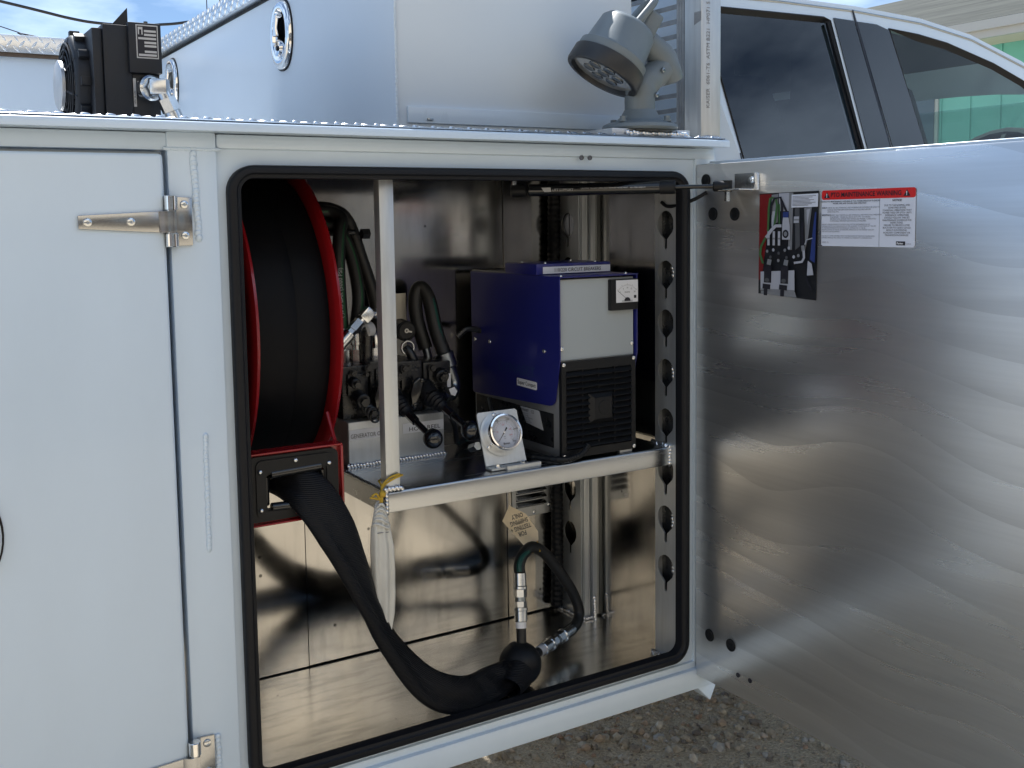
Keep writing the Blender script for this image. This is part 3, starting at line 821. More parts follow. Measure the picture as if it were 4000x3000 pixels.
# --- cab guard: square post, uprights and bars running across the truck
G = MB(); G.box(.056, .108, .050, .100, 1.677, 2.15, .0035); G_o = G.build('guard_post', 'alu_plain', T)
for yy in (.120, .228, .50, .9, 1.3):
    b = MB()
    for d in (-.008, 0, .008): b.cyl((.066, yy + d, 1.677), (.066, yy + d, 2.15), .0048, n=8)
    b.build('guard_upright', 'guard_metal_shaded', G_o)
for k in range(16):
    z = 1.689 + k * .0297
    b = MB(); b.box(.075, .079, .1005, 1.65, z - .0048, z + .0048, .001, 1); b.build('guard_bar', 'guard_metal_shaded', G_o)
weld('weld_bead', [(.066, .049, 1.682), (.104, .049, 1.682)], .012, .007, (0, -1, .6), G_o)
text('KAISER  6061-T6  ASTM B221  HP071 517 (612)', (.078, .0498, 1.742), (0, 0, 1), (-1, 0, 0), .0125, 'ink_faded', G_o)
b = MB()
for i in range(7):
    a = 1.905 + i * .002; b.prism([(.0556, .070 - i * .003, 1.905 + i * .001), (.0556, .0685 - i * .003, 1.905 + i * .001), (.0556, .0685 - i * .003, 1.928), (.0556, .0698 - i * .003, 1.930)], (.0003, 0, 0))
b.build('scuff_mark', 'ink_faded', G_o)

# --- closed door at the left
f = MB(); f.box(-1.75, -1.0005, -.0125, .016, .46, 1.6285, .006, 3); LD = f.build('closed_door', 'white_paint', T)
f = MB(); f.box(-1.75, -.996, .0165, .040, .46, 1.633); f.build('door_rebate', 'steel_dark', LD)
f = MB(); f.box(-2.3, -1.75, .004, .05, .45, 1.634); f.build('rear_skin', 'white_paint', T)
paddle_latch(-1.287, -.0128, 1.118, (1, 0, 0), (0, 0, 1), .0515, .064, T, 'chrome oval latch cut by the left picture edge')

def hinge(z):
    H = MB(); y = -.0165
    # tapered strap on the door
    H.prism([(-1.118, -.0128, z - .0095), (-1.010, -.0128, z - .0165), (-1.010, -.0128, z + .0135), (-1.118, -.0128, z + .0085)], (0, -.0035, 0), .0012)
    h = H.build('hinge', 'stainless', T)
    b = MB(); b.prism([(-1.0105, -.0135, z - .0165), (-1.0105, -.0175, z - .0165), (-1.000, -.0235, z - .0165), (-.988, -.0235, z - .0165), (-.988, -.0190, z - .0165), (-.999, -.0185, z - .0165)], (0, 0, .030)); b.build('hinge_knuckle', 'stainless', h)
    b = MB(); b.cyl((-.9935, -.0165, z - .0355), (-.9935, -.0165, z + .0340), .0072, n=20, bev=.0008); b.build('hinge_pin', 'stainless', h)
    for za, zb in ((.0150, .0355), (-.0370, -.0180)):
        b = MB(); b.cyl((-.9935, -.0165, z + za), (-.9935, -.0165, z + zb), .0090, n=20, bev=.0008); b.build('hinge_barrel', 'chrome', h)
    b = MB(); b.prism([(-.961 - .0315 + .003, -.0015, z - .036), (-.961, -.0015, z - .036), (-.9605, -.0015, z + .033), (-.961 - .0255, -.0015, z + .0345)], (0, -.0035, 0), .0014)
    b.prism([(-.990, -.005, z + .016), (-.981, -.005, z + .016), (-.988, -.021, z + .016), (-.994, -.025, z + .016)], (0, 0, .018)); b.prism([(-.990, -.005, z - .036), (-.981, -.005, z - .036), (-.988, -.021, z - .036), (-.994, -.025, z - .036)], (0, 0, .018))
    b.build('hinge_leaf', 'stainless', h)
    for x, dz in ((-1.106, -.001), (-1.049, -.001)): screw((x, -.0163, z + dz), (0, -1, 0), .0062, h)
    for x, dz in ((-.972, .023), (-.972, -.0215)): screw((x, -.005, z + dz), (0, -1, 0), .0062, h)
hinge(1.534); hinge(.7265)

# --- open door
f = MB(); f.box(.0005, .0300, -.955, -.0008, .6165, 1.6275, .003); OD = f.build('open_door', 'alu_brushed', T)
f = MB(); f.box(.0305, .0345, -.965, -.002, .606, 1.6345, .0012, 1); f.build('door_skin', 'white_paint', OD)
weld('weld_bead', [(.018, -.455, 1.6275), (.018, -.505, 1.6275)], .026, .002, (0, 0, 1), OD)
weld('weld_bead', [(.012, -.002, 1.6275), (.012, -.030, 1.6275)], .02, .002, (0, 0, 1), OD)
for (yy, z, r) in ((-.047, 1.534, .0125), (-.105, 1.533, .0125), (-.027, 1.597, .0125), (-.042, .712, .0125), (-.101, .712, .0125)):
    b = MB(); b.lathe([(r, -.001), (r * .97, .0012), (r * .82, .0016), (r * .70, .0008), (r * .3, .0008), (0, .0016)], (.0004, yy, z), (-1, 0, 0), 22); b.build('hole_plug', 'black_plastic', OD)
for (yy, z) in ((-.121, .660), (-.153, .661)):
    b = MB(); b.cyl((-.0004, yy, z), (.002, yy, z), .0046, n=14); b.build('drill_hole', 'ink', OD)
b = MB(); b.tube(smooth_path([(.0, -.030, 1.575), (-.012, -.008, 1.562), (-.028, .018, 1.552), (-.034, .045, 1.550), (-.034, .062, 1.558)], 5), .0035, 8); b.build('loose_cable', 'rubber', OD)

# --- gas strut holding the door
A, Bp = Vector((-.318, .150, 1.5825)), Vector((-.030, -.118, 1.5835))
d = (Bp - A).normalized()
f = MB(); f.cyl(A + d * .028, A + d * .282, .0115, n=20, bev=.002); GS = f.build('gas_strut', 'black_gloss', T)
f = MB(); f.cyl(A + d * .272, A + d * .300, .0125, n=20, bev=.001); f.build('strut_gland', 'black_plastic', GS)
f = MB(); f.cyl(A + d * .28, Bp - d * .02, .0040, n=12); f.build('strut_rod', 'black_gloss', GS)
f = MB(); f.cyl(A - d * .006, A + d * .026, .012, n=16, bev=.003); f.build('strut_socket', 'black_plastic', GS)
f = MB(); f.cyl(Bp - d * .026, Bp + d * .004, .0095, n=16, bev=.002); f.cyl(Bp + V(0, 0, .010), Bp - V(0, 0, .010), .0085, n=14); f.build('strut_socket', 'black_plastic', GS)
f = MB(); f.box(-.348, -.268, .130, .180, Z1 - .040, Z1 - .034, .001); f.box(-.348, -.344, .130, .180, Z1 - .036, Z1 - .0008); f.cyl(A, A + V(0, 0, .030), .006, n=10); f.build('strut_mount', 'zinc', GS)
f = MB(); f.box(-.046, -.0004, -.164, -.108, 1.5745, 1.5775, .001); f.box(-.011, -.0004, -.1670, -.1640, 1.5745, 1.606, .001); f.box(-.0032, -.0004, -.164, -.108, 1.5775, 1.606); f.cyl(Bp, (Bp.x, Bp.y, 1.556), .0055, n=6)
f.build('strut_bracket', 'zinc', GS)
screw((-.0034, -.152, 1.594), (-1, 0, 0), .006, GS)
ur = Vector((d.x, d.y, d.z)); un = Vector((d.y, -d.x, 0)).normalized()
upv = V(0, 0, 1); fr = A + d * .060 + un * .01165
b = MB(); b.prism([fr - upv * .004, fr + d * .012 - upv * .004, fr + d * .012 + upv * .004, fr - d * .006 + upv * .004], un * .0002); b.build('strut_logo', 'label_grey', GS)
text('LIFT SUPPORT', A + d * .075 + un * .0117 - upv * .0025, d, upv, .0062, 'label_grey', GS)
text('CAUTION  DO NOT OPEN HIGH PRESSURE NEVER HEAT     SG-17080-40000-07', A + d * .128 + un * .0117 - upv * .000, d, upv, .0034, 'label_grey', GS)
# --- warning decal on the open door
DY, DZ, DU = (0, -1, 0), (0, 0, 1), (-1, 0, 0)
def on_door(y, z, l=0): return (-.0002 - l, y, z)
f = MB(); f.prism([on_door(y, z) for y, z in rrect(-.4975, -.3125, 1.4775, 1.5695, .004)], (-.0004, 0, 0)); WD = f.build('warning_decal', 'decal_white', T)
WD['label'] = 'white warning decal with a red heading'
f = MB(); f.prism([on_door(y, z, .0004) for y, z in rrect(-.4975, -.3125, 1.5540, 1.5695, .004)] , (-.0002, 0, 0)); f.build('red_heading', 'decal_red', WD)
f = MB(); f.prism([on_door(y, z, .0004) for y, z in ((-.4303, 1.478), (-.4309, 1.478), (-.4309, 1.554), (-.4303, 1.554))], (-.0002, 0, 0)); f.build('divider', 'ink_grey', WD)
X = -.0010
text('PTO MAINTENANCE WARNING', (X, -.332, 1.5582), DY, DZ, .0105, 'ink', WD, width=.139, bold=.018)
for yy in (-.3238, -.4815):
    f = MB(); f.prism([(X + .0002, yy + .0064, 1.5566), (X + .0002, yy - .0064, 1.5566), (X + .0002, yy, 1.5668)], (-.0001, 0, 0)); f.build('hazard_triangle', 'ink', WD)
    text('!', (X - .0001, yy, 1.5580), DY, DZ, .0085, 'label_white', WD, align='CENTER', bold=.03)
def para(lines, y, z, size, step, m='ink_grey', width=None, align='LEFT', bold=.0):
    text('\n'.join(lines), (X, y, z), DY, DZ, size, m, WD, align=align, bold=bold).data.space_line = step
para(['PERIODIC PTO MAINTENANCE IS REQUIRED BY THE OWNER/OPERATOR TO ENSURE', 'PROPER, SAFE, AND TROUBLE FREE OPERATION'], -.371, 1.5497, .00315, 1.05, 'ink', align='CENTER', bold=.012)
para(['DAILY:'], -.3140, 1.5395, .0036, 1, 'ink', bold=.02)
para(['CHECK ALL AIR, HYDRAULIC, AND WORKING MECHANISMS FOR LEAKS OR', 'DAMAGE AND PERFORM MAINTENANCE AS REQUIRED BEFORE', 'OPERATING PTO.'], -.3255, 1.5395, .0031, 1.08)
para(['MONTHLY:'], -.3140, 1.5275, .0036, 1, 'ink', bold=.02)
para(['INSPECT AND TIGHTEN ALL AIR, HYDRAULIC, AND MOUNTING HARDWARE', 'IF NECESSARY. TORQUE ALL BOLTS, NUTS, ETC. TO CHELSEA', 'SPECIFICATIONS. ENSURE THAT SPLINES ARE PROPERLY LUBRICATED', 'IF APPLICABLE. PERFORM MAINTENANCE AS REQUIRED.'], -.3310, 1.5275, .0030, 1.06)
para(["PARKER'S CHELSEA PRODUCTS DIVISION WILL NOT BE RESPONSIBLE FOR ANY", 'DAMAGE DUE TO THE OVERLOADING OF THIS AUXILIARY POWER PRODUCT, FAILURE', 'TO PERFORM PREVENTATIVE MAINTENANCE, DAMAGE DUE TO ABUSE,', 'MISAPPLICATION, OR MISUSE, OR IMPROPER OPERATION OF THIS POWER TAKE-OFF', 'AND ANCILLARY EQUIPMENT.'], -.3140, 1.5125, .0028, 1.06)
para(['FAILURE TO COMPLY ENTIRELY WITH THE PROVISIONS SET FORTH IN THE PROVIDED', "OWNER'S MANUAL WILL RESULT IN VOIDING ALL WARRANTY CONSIDERATION."], -.3140, 1.4935, .0028, 1.08)
para(['379915  D'], -.3140, 1.4825, .0034, 1)
para(['NOTICE!'], -.4640, 1.5490, .0045, 1, 'ink', align='CENTER', bold=.02)
para(['DUE TO THE NORMAL AND', 'SOMETIMES SEVERE', 'TORSIONAL VIBRATIONS THAT', 'POWER TAKE-OFF (PTO) UNITS', 'EXPERIENCE, OPERATORS', 'SHOULD FOLLOW THIS SET', 'MAINTENANCE SCHEDULE FOR', 'INSPECTIONS.', 'FAILURE TO SERVICE LOOSE', 'BOLTS OR PTO LEAKS COULD', 'RESULT IN POTENTIAL', 'AUXILIARY COMPONENT OR', 'TRANSMISSION DAMAGE!'], -.4640, 1.5415, .0038, 1.02, 'ink', align='CENTER')
f = MB(); f.prism([(X + .0002, y, z) for y, z in ((-.463, 1.4808), (-.480, 1.4808), (-.480, 1.4868), (-.463, 1.4868))], (-.0001, 0, 0)); f.build('maker_mark', 'ink', WD)
text('Parker', (X - .0001, -.4648, 1.4822), DY, DZ, .0045, 'label_white', WD, bold=.02)
text('Chelsea', (X, -.481, 1.4822), DY, DZ, .0032, 'ink_grey', WD)

# --- printed picture of the valves stuck on the door
def pp(px, py, l): return (-.0003 - l * .0001, -.1690 - (px - 190) / 645 * .1365, 1.5685 - (py - 280) / 1135 * .1805)
layer = [5]
f = MB(); f.prism([pp(*p, 0) for p in ((190, 280), (836, 272), (822, 1432), (184, 1400))], (-.0004, 0, 0)); PR = f.build('printed_picture', 'print_dark', T)
PR['label'] = 'printed colour picture of hydraulic valves'
def ink(poly, m, name='print_patch'):
    layer[0] += 1
    b = MB(); b.prism([pp(x, y, layer[0]) for x, y in poly], (-.00008, 0, 0)); b.build(name, m, PR)
def stroke(pts, w, m, name='print_line'):
    P = [Vector((x, y)) for x, y in pts]; lf, rt = [], []
    for i, p in enumerate(P):
        t = (P[min(i + 1, len(P) - 1)] - P[max(i - 1, 0)]).normalized(); n_ = Vector((-t.y, t.x)) * w / 2
        lf.append(tuple(p + n_)); rt.append(tuple(p - n_))
    ink(lf + rt[::-1], m, name)
def disc(cx, cy, rx, ry, m): ink([(cx + rx * math.cos(a * .3927), cy + ry * math.sin(a * .3927)) for a in range(16)], m, 'print_disc')
ink([(192, 292), (330, 290), (300, 480), (285, 700), (262, 900), (245, 1050), (225, 1230), (188, 1250)], 'print_red')
ink([(410, 285), (525, 282), (520, 480), (420, 480)], 'print_light'); ink([(525, 282), (570, 281), (560, 900), (520, 900)], 'print_grey')
ink([(330, 300), (405, 290), (400, 600), (330, 640)], 'print_grey'); ink([(335, 480), (372, 480), (365, 660), (335, 660)], 'print_light')
ink([(690, 450), (770, 440), (735, 760), (705, 900)], 'print_grey'); ink([(715, 470), (752, 460), (722, 640)], 'print_light'); ink([(590, 450), (640, 450), (650, 860), (600, 900)], 'print_mid')
ink([(555, 305), (836, 300), (833, 440), (553, 444)], 'decal_white')
for k in range(8): stroke([(565, 325 + k * 14), (815 - (k * 37) % 90, 322 + k * 14)], 5, 'ink_grey')
ink([(585, 540), (642, 540), (640, 608), (583, 610)], 'print_light'); ink([(588, 566), (640, 566), (640, 584), (588, 584)], 'print_grey')
stroke([(300, 700), (305, 450), (320, 340), (345, 330)], 22, 'print_green'); stroke([(340, 330), (385, 340), (400, 420), (370, 640)], 22, 'print_green')
stroke([(330, 520), (335, 420), (370, 340), (440, 330), (455, 420), (460, 620)], 24, 'ink'); stroke([(440, 340), (480, 430), (510, 490)], 22, 'ink'); stroke([(425, 400), (430, 640)], 16, 'print_green')
ink([(470, 490), (530, 490), (528, 550), (468, 550)], 'print_blue'); ink([(470, 550), (530, 550), (545, 640), (550, 790), (462, 790), (462, 640)], 'print_light')
disc(500, 728, 34, 46, 'ink'); disc(500, 728, 18, 26, 'print_grey')
stroke([(455, 640), (390, 640), (340, 690), (300, 750), (280, 770)], 34, 'print_light'); stroke([(275, 775), (225, 870), (215, 960), (250, 1060)], 26, 'print_green')
for x in (312, 372, 432): stroke([(x, 700), (x, 855)], 26, 'print_light'); stroke([(x, 770), (x, 790)], 28, 'print_grey')
for x, y, m_ in ((300, 920, 'print_grey'), (370, 905, 'print_light'), (430, 940, 'print_mid'), (500, 905, 'print_grey'), (545, 880, 'print_light'), (340, 985, 'print_mid'), (520, 985, 'print_mid'), (430, 1020, 'print_grey'), (600, 975, 'print_light'), (650, 960, 'print_grey')): disc(x, y, 14, 18, m_)
stroke([(690, 600), (688, 760), (700, 870)], 28, 'ink'); stroke([(696, 850), (705, 910)], 36, 'print_grey'); stroke([(708, 905), (712, 980), (690, 1025), (605, 1040)], 24, 'print_light')
ink([(822, 500), (836, 495), (826, 1030), (775, 1000), (800, 700)], 'print_blue'); stroke([(720, 840), (735, 790), (800, 770)], 10, 'print_light')
ink([(232, 1150), (612, 1120), (616, 1340), (235, 1360)], 'print_light'); stroke([(238, 1350), (612, 1345)], 22, 'print_grey'); ink([(240, 1366), (620, 1350), (640, 1415), (240, 1400)], 'print_grey')
for x in (318, 508):
    stroke([(x + 20, 1010), (x + 8, 1070)], 46, 'print_grey'); stroke([(x, 1080), (x - 2, 1270)], 84, 'ink'); stroke([(x - 12, 1285), (x - 16, 1340)], 88, 'ink'); stroke([(x - 22, 1340), (x - 24, 1412)], 40, 'ink'); disc(x - 8, 1240, 26, 22, 'print_mid')
ink([(760, 1010), (800, 1040), (820, 1160), (752, 1168)], 'print_light'); stroke([(740, 1190), (800, 1320)], 16, 'ink')

# --- cab
K = .28
def cab_y(z): return .14 + max(0, z - 1.60) * K + max(0, 1.60 - z) * .03
CY = .95                                            # centre line of the truck
def side(flip=False):
    def pl_(x, z):
        y = cab_y(z); return (x, 2 * CY - y if flip else y, z)
    return pl_
roof = [(.175, 2.020), (.30, 2.030), (.485, 2.036), (.74, 2.037), (.981, 2.028), (1.18, 2.001), (1.387, 1.942), (1.60, 1.850), (1.82, 1.730), (2.02, 1.600)]
outer = [(.175, .68), (2.75, .68), (2.75, 1.35), (2.5, 1.50), (2.02, 1.60)] + roof[::-1][1:]
rear_win = [(.276, 1.605), (.668, 1.605), (.664, 1.66), (.640, 1.992), (.620, 1.997), (.26, 1.990), (.232, 1.970), (.240, 1.90)]
front_win = [(.900, 1.605), (1.86, 1.605), (1.76, 1.675), (1.60, 1.765), (1.47, 1.832), (1.366, 1.887), (1.252, 1.926), (1.072, 1.968), (.96, 1.982), (.850, 1.990)]
f = MB(); f.holed(outer, [rear_win, front_win], side(), (0, .03, 0)); CAB = f.build('cab_side', 'cab_paint', T, 30)
f = MB(); f.holed(outer, [rear_win, front_win], side(True), (0, -.03, 0)); f.build('far_cab_side', 'cab_paint', T, 30)
# roof skin
f = MB(); rows = []
for x, z in roof:
    y0 = cab_y(z); row = []
    for k in range(13):
        t = k / 12; y = y0 + (2 * CY - 2 * y0) * t
        row.append(f.bm.verts.new((x, y, z + .045 * (1 - (2 * t - 1) ** 4) - .0006)))
    rows.append(row)
for a, c in zip(rows[:8], rows[1:8]):
    for k in range(12): f.bm.faces.new((a[k], a[k + 1], c[k + 1], c[k]))
f.build('cab_roof', 'cab_paint', T, 50)
# drip groove under the roof
f = MB(); f.tube([(x, cab_y(z) - .0005, z) for x, z in [(p[0], p[1] - .012 - .006 * i / 9) for i, p in enumerate(roof)]], .0028, 6); f.build('roof_groove', 'steel_dark', CAB)
# rear wall of the cab with a window hole
f = MB(); f.holed([(.17, .68), (1.73, .68), (1.75, 1.60), (1.64, 2.02), (.26, 2.02), (.15, 1.60)], [[(.35, 1.62), (1.55, 1.62), (1.50, 1.93), (.40, 1.93)]], lambda y, z: (.178, y, z), (.02, 0, 0)); f.build('cab_back', 'cab_paint', T)
f = MB(); f.sheet([(.188, .34, 1.61), (.188, 1.56, 1.61), (.188, 1.51, 1.94), (.188, .39, 1.94)]); f.build('rear_glass', 'glass_dark', T, 0)
# window rubbers, panes and black pillar covers
def band(loop, w_in, w_out, lift, name, m):
    b = MB(); n = len(loop); A_, B_ = [], []
    cx = sum(p[0] for p in loop) / n; cz = sum(p[1] for p in loop) / n
    pr = [Vector(p) for p in loop]
    for i in range(n):
        t = (pr[(i + 1) % n] - pr[i - 1]).normalized(); nn = Vector((t.y, -t.x))
        if nn.dot(pr[i] - Vector((cx, cz))) < 0: nn = -nn
        o = pr[i] + nn * w_out; q = pr[i] - nn * w_in
        A_.append(b.bm.verts.new((o.x, cab_y(o.y) - lift * .4, o.y))); B_.append((b.bm.verts.new((pr[i].x, cab_y(pr[i].y) - lift, pr[i].y)), b.bm.verts.new((q.x, cab_y(q.y) + .006, q.y))))
    for i in range(n):
        j = (i + 1) % n
        b.bm.faces.new((A_[i], A_[j], B_[j][0], B_[i][0])); b.bm.faces.new((B_[i][0], B_[j][0], B_[j][1], B_[i][1]))
    return b.build(name, m, CAB, 60)
band(rear_win, .012, .003, .004, 'window_rubber', 'rubber'); band(front_win, .015, .003, .004, 'window_rubber', 'rubber')
for lp, m_, fl in ((rear_win, 'glass_dark', 0), (front_win, 'glass_clear', 0)):
    b = MB(); b.sheet([(x, cab_y(z) + .006, z) for x, z in lp]); b.build('window_glass', m_, CAB, 0)
    b = MB(); b.sheet([(x, 2 * CY - cab_y(z) - .006, z) for x, z in lp]); b.build('window_glass', 'glass_clear', T, 0)
def cover(poly, name, m='black_gloss'):
    b = MB(); b.prism([(x, cab_y(z) - .0015, z) for x, z in poly], (0, -.002, 0)); return b.build(name, m, CAB)
cover([(.652, 1.999), (.722, 1.998), (.757, 1.68), (.766, 1.60), (.683, 1.60), (.676, 1.68)], 'pillar_cover')
cover([(.733, 1.997), (.804, 1.996), (.846, 1.985), (.895, 1.66), (.903, 1.60), (.776, 1.60), (.768, 1.68)], 'pillar_cover')
cover([(.726, 2.026), (.729, 2.026), (.733, 1.99), (.770, 1.60), (.764, 1.60), (.727, 1.99)], 'door_gap', 'ink')
cover([(.262, 1.602), (.2635, 1.602), (.2635, 1.665), (.262, 1.665)], 'door_gap', 'ink')
b = MB(); b.tube([(.628, cab_y(1.985) - .002, 1.985), (.668, cab_y(1.60) - .002, 1.60)], .0045, 6); b.build('window_channel', 'rubber', CAB)
# hood and front end
f = MB(); f.prism([(1.95, .24, 1.55), (2.75, .24, 1.36), (2.95, .24, 1.25), (3.05, .24, .95), (3.05, .24, .62), (2.74, .24, .62), (2.74, .24, 1.30), (1.95, .24, 1.30)], (0, 1.42, 0), .02, 2); f.build('hood', 'cab_paint', T)
f = MB(); f.prism([(2.02, .27, 1.60), (1.62, .33, 1.85), (1.62, 1.57, 1.85), (2.02, 1.63, 1.60)], (.004, 0, .006)); f.build('windscreen', 'glass_clear', T)
# cab interior
b = MB(); b.box(.20, 2.0, .25, 1.65, .75, 1.30); b.build('cab_floor', 'cab_inner', T)
def seat(x, y, back):
    b = MB()
    b.prism([(x - .02, y - .22, 1.30), (x + .14, y - .22, 1.30), (x + .06, y - .22, 1.70), (x - .02, y - .22, 1.86), (x - .13, y - .22, 1.86), (x - .12, y - .22, 1.70)], (0, .44, 0), .03, 3)
    b.obox((x - .085, y, 1.915), (1, 0, 0), (0, 1, 0), (0, 0, 1), .045, .13, .085, .03, 3)
    b.build('seat', 'seat_fabric', T)
seat(.52, .52, 0); seat(.52, 1.36, 0); seat(1.02, .50, 0); seat(1.02, 1.38, 0)
wc = Vector((1.66, .52, 1.62)); ax = Vector((-.85, 0, .53)).normalized(); uu = Vector((0, 1, 0)); vv = ax.cross(uu)
b = MB(); b.tube([wc + (uu * math.cos(t * .2618) + vv * math.sin(t * .2618)) * .19 for t in range(24)], .017, 8, closed=True)
for a in (0, math.pi, -math.pi / 2): b.tube([wc, wc + (uu * math.cos(a) + vv * math.sin(a)) * .19], .014, 6)
b.cyl(wc, wc - ax * .35, .03); b.build('steering_wheel', 'seat_fabric', T)
b = MB(); b.prism([(1.75, .2, 1.25), (1.75, .2, 1.60), (1.95, .2, 1.63), (2.3, .2, 1.55), (2.3, .2, 1.25)], (0, 1.5, 0)); b.build('dashboard', 'cab_inner', T)
b = MB(); b.prism([(.20, .30, 2.00), (.981, .30, 2.0), (1.30, .30, 1.95), (1.30, .30, 1.94), (.981, .30, 1.985), (.20, .30, 1.985)], (0, 1.3, 0)); b.build('headliner', 'cab_inner', T)
b = MB(); b.box(.055, .176, .62, 1.3, .62, .80); b.box(.0, 2.6, .72, .80, .58, .74); b.build('chassis_rail', 'black_paint', T)
b = MB(); b.box(.056, .174, .20, 2.10, 1.20, 1.22); b.build('gap_light_block', 'black_paint', T)  # panel added to block sun falling through the gap behind the cab

# ------------------------------------------------------------------ oil cooler on the deck
OC = thing('oil_cooler', 'black hydraulic oil cooler with round fan standing on the deck edge', 'oil cooler', (-.98, .30, 1.677))
f = MB(); f.box(-1.018, -.975, .270, .500, 1.677, 1.852, .002)
f.build('core', 'cooler_black', OC)
f = MB(); f.box(-.980, -.928, .262, .305, 1.776, 1.857, .002); f.build('header_tank', 'cooler_black', OC)
f = MB(); f.box(-.9745, -.931, .272, .50, 1.677, 1.776, .001); f.box(-.9745, -.934, .32, .50, 1.776, 1.848); f.build('end_tank', 'cooler_black', OC)
f = MB(); f.prism([(-1.004, .29, 1.850), (-.974, .29, 1.850), (-.974, .29, 1.884)], (0, .004, 0)); f.build('lifting_tab', 'cooler_black', OC)
hexbolt((-.948, .280, 1.857), (0, 0, 1), .0035, .005, OC, 'black_paint')
# fan shroud: square to round, facing along the truck
f = MB()
f.box(-1.034, -1.0185, .275, .495, 1.680, 1.846, .003)
cF = Vector((-1.034, .385, 1.763))
f.lathe([(.084, .0), (.084, -.016), (.080, -.021), (.074, -.023), (.070, -.022), (.070, .0)], cF, (1, 0, 0), 40)
for k in range(12):
    a = k * math.pi / 6
    f.obox(cF + V(-.008, math.cos(a) * .086, math.sin(a) * .086), (1, 0, 0), (0, -math.sin(a), math.cos(a)), (0, math.cos(a), math.sin(a)), .008, .007, .006, .001)
f.build('fan_shroud', 'cooler_black', OC)
f = MB()
for k in range(5):
    f.tube([cF + V(-.024 - .006 * (1 - k / 5), math.cos(t * .2618) * (.030 + k * .0102), math.sin(t * .2618) * (.030 + k * .0102)) for t in range(24)], .0016, 5, closed=True)
for k in range(8):
    a = k * math.pi / 4 + .3; f.tube([cF + V(-.032, math.cos(a) * .026, math.sin(a) * .026), cF + V(-.028, math.cos(a) * .055, math.sin(a) * .055), cF + V(-.020, math.cos(a) * .080, math.sin(a) * .080)], .0022, 5)
f.build('fan_guard', 'cooler_black', OC)
f = MB(); f.lathe([(0, -.040), (.038, -.039), (.042, -.037), (.042, -.032), (.030, -.030), (.030, -.012), (0, -.012)], cF, (1, 0, 0), 28); f.build('fan_motor', 'alu_dull', OC)
f = MB()
for k in range(7):
    a = k * 2 * math.pi / 7; u_ = V(0, math.cos(a), math.sin(a)); w_ = V(.35, -math.sin(a), math.cos(a)).normalized()
    f.obox(cF + V(-.010, 0, 0) + u_ * .048, u_, w_, u_.cross(w_), .024, .016, .001)
f.build('fan_blade_ring', 'cooler_black', OC)
PX, PZ = -.0068, -.0185
f = MB(); f.box(-.9615 + PX, -.9265 + PX, .2612, .2618, 1.818 + PZ, 1.872 + PZ, .0002, 1); LB = f.build('rating_plate', 'label_silver', OC)
f = MB(); f.box(-.9598 + PX, -.9282 + PX, .2608, .2611, 1.820 + PZ, 1.870 + PZ); f.build('plate_print', 'ink', LB)
for z, w0, w1 in ((1.862, .35, .95), (1.856, .35, .95), (1.850, .05, .95), (1.8435, .35, .95), (1.838, .35, .95), (1.829, .35, .95), (1.8235, .05, .95)):
    f = MB(); f.box(-.9598 + PX + .0316 * w0, -.9598 + PX + .0316 * w1, .2604, .2607, z - .0018 + PZ, z + .0016 + PZ); f.build('plate_field', 'label_silver', LB)
f = MB(); f.box(-.9585 + PX, -.9510 + PX, .2604, .2607, 1.856 + PZ, 1.868 + PZ); f.build('plate_emblem', 'label_silver', LB)
f = MB(); f.box(-.9565 + PX, -.9530 + PX, .2601, .2603, 1.856 + PZ, 1.864 + PZ); f.build('plate_emblem_core', 'ink', LB)
f = MB(); f.box(-.9740, -.9695, .2714, .2719, 1.722, 1.768); SL = f.build('serial_strip', 'label_silver', OC)
text('HPA 24-12V', (-.9705, .2712, 1.726), (0, 0, 1), (-1, 0, 0), .0042, 'ink', SL)
# fitting with elbow and hose end
f = MB(); f.cyl((-.952, .272, 1.752), (-.947, .255, 1.752), .021, n=24, bev=.003); f.build('port_collar', 'zinc', OC)
f = MB(); f.cyl((-.948, .258, 1.752), (-.943, .246, 1.752), .017, n=6); f.obox((-.939, .240, 1.752), (1, -.6, 0), (.6, 1, 0), (0, 0, 1), .014, .011, .013, .004); f.build('elbow', 'zinc', OC, 30)
e0, e1 = Vector((-.936, .238, 1.747)), Vector((-.910, .238, 1.685)); ed = (e1 - e0).normalized()
f = MB(); f.cyl(e0, e0 + ed * .016, .011, n=12, bev=.001); f.build('elbow_neck', 'zinc', OC)
f = MB(); f.cyl(e0 + ed * .014, e0 + ed * .036, .0155, n=6); f.build('swivel_nut', 'zinc', OC, 25)
f = MB(); f.cyl(e0 + ed * .035, e0 + ed * .085, .0135, n=20, bev=.002); f.build('hose_ferrule', 'zinc', OC)
f = MB(); f.lathe([(.017, .0), (.017, -.006), (.014, -.009), (.010, -.008), (.009, .0)], (-.956, .274, 1.690), (0, 1, 0), 24); f.build('lower_port', 'zinc', OC)
f = MB(); f.cyl((-.956, .2725, 1.690), (-.956, .269, 1.690), .009, n=16); f.build('port_bore', 'ink', OC)

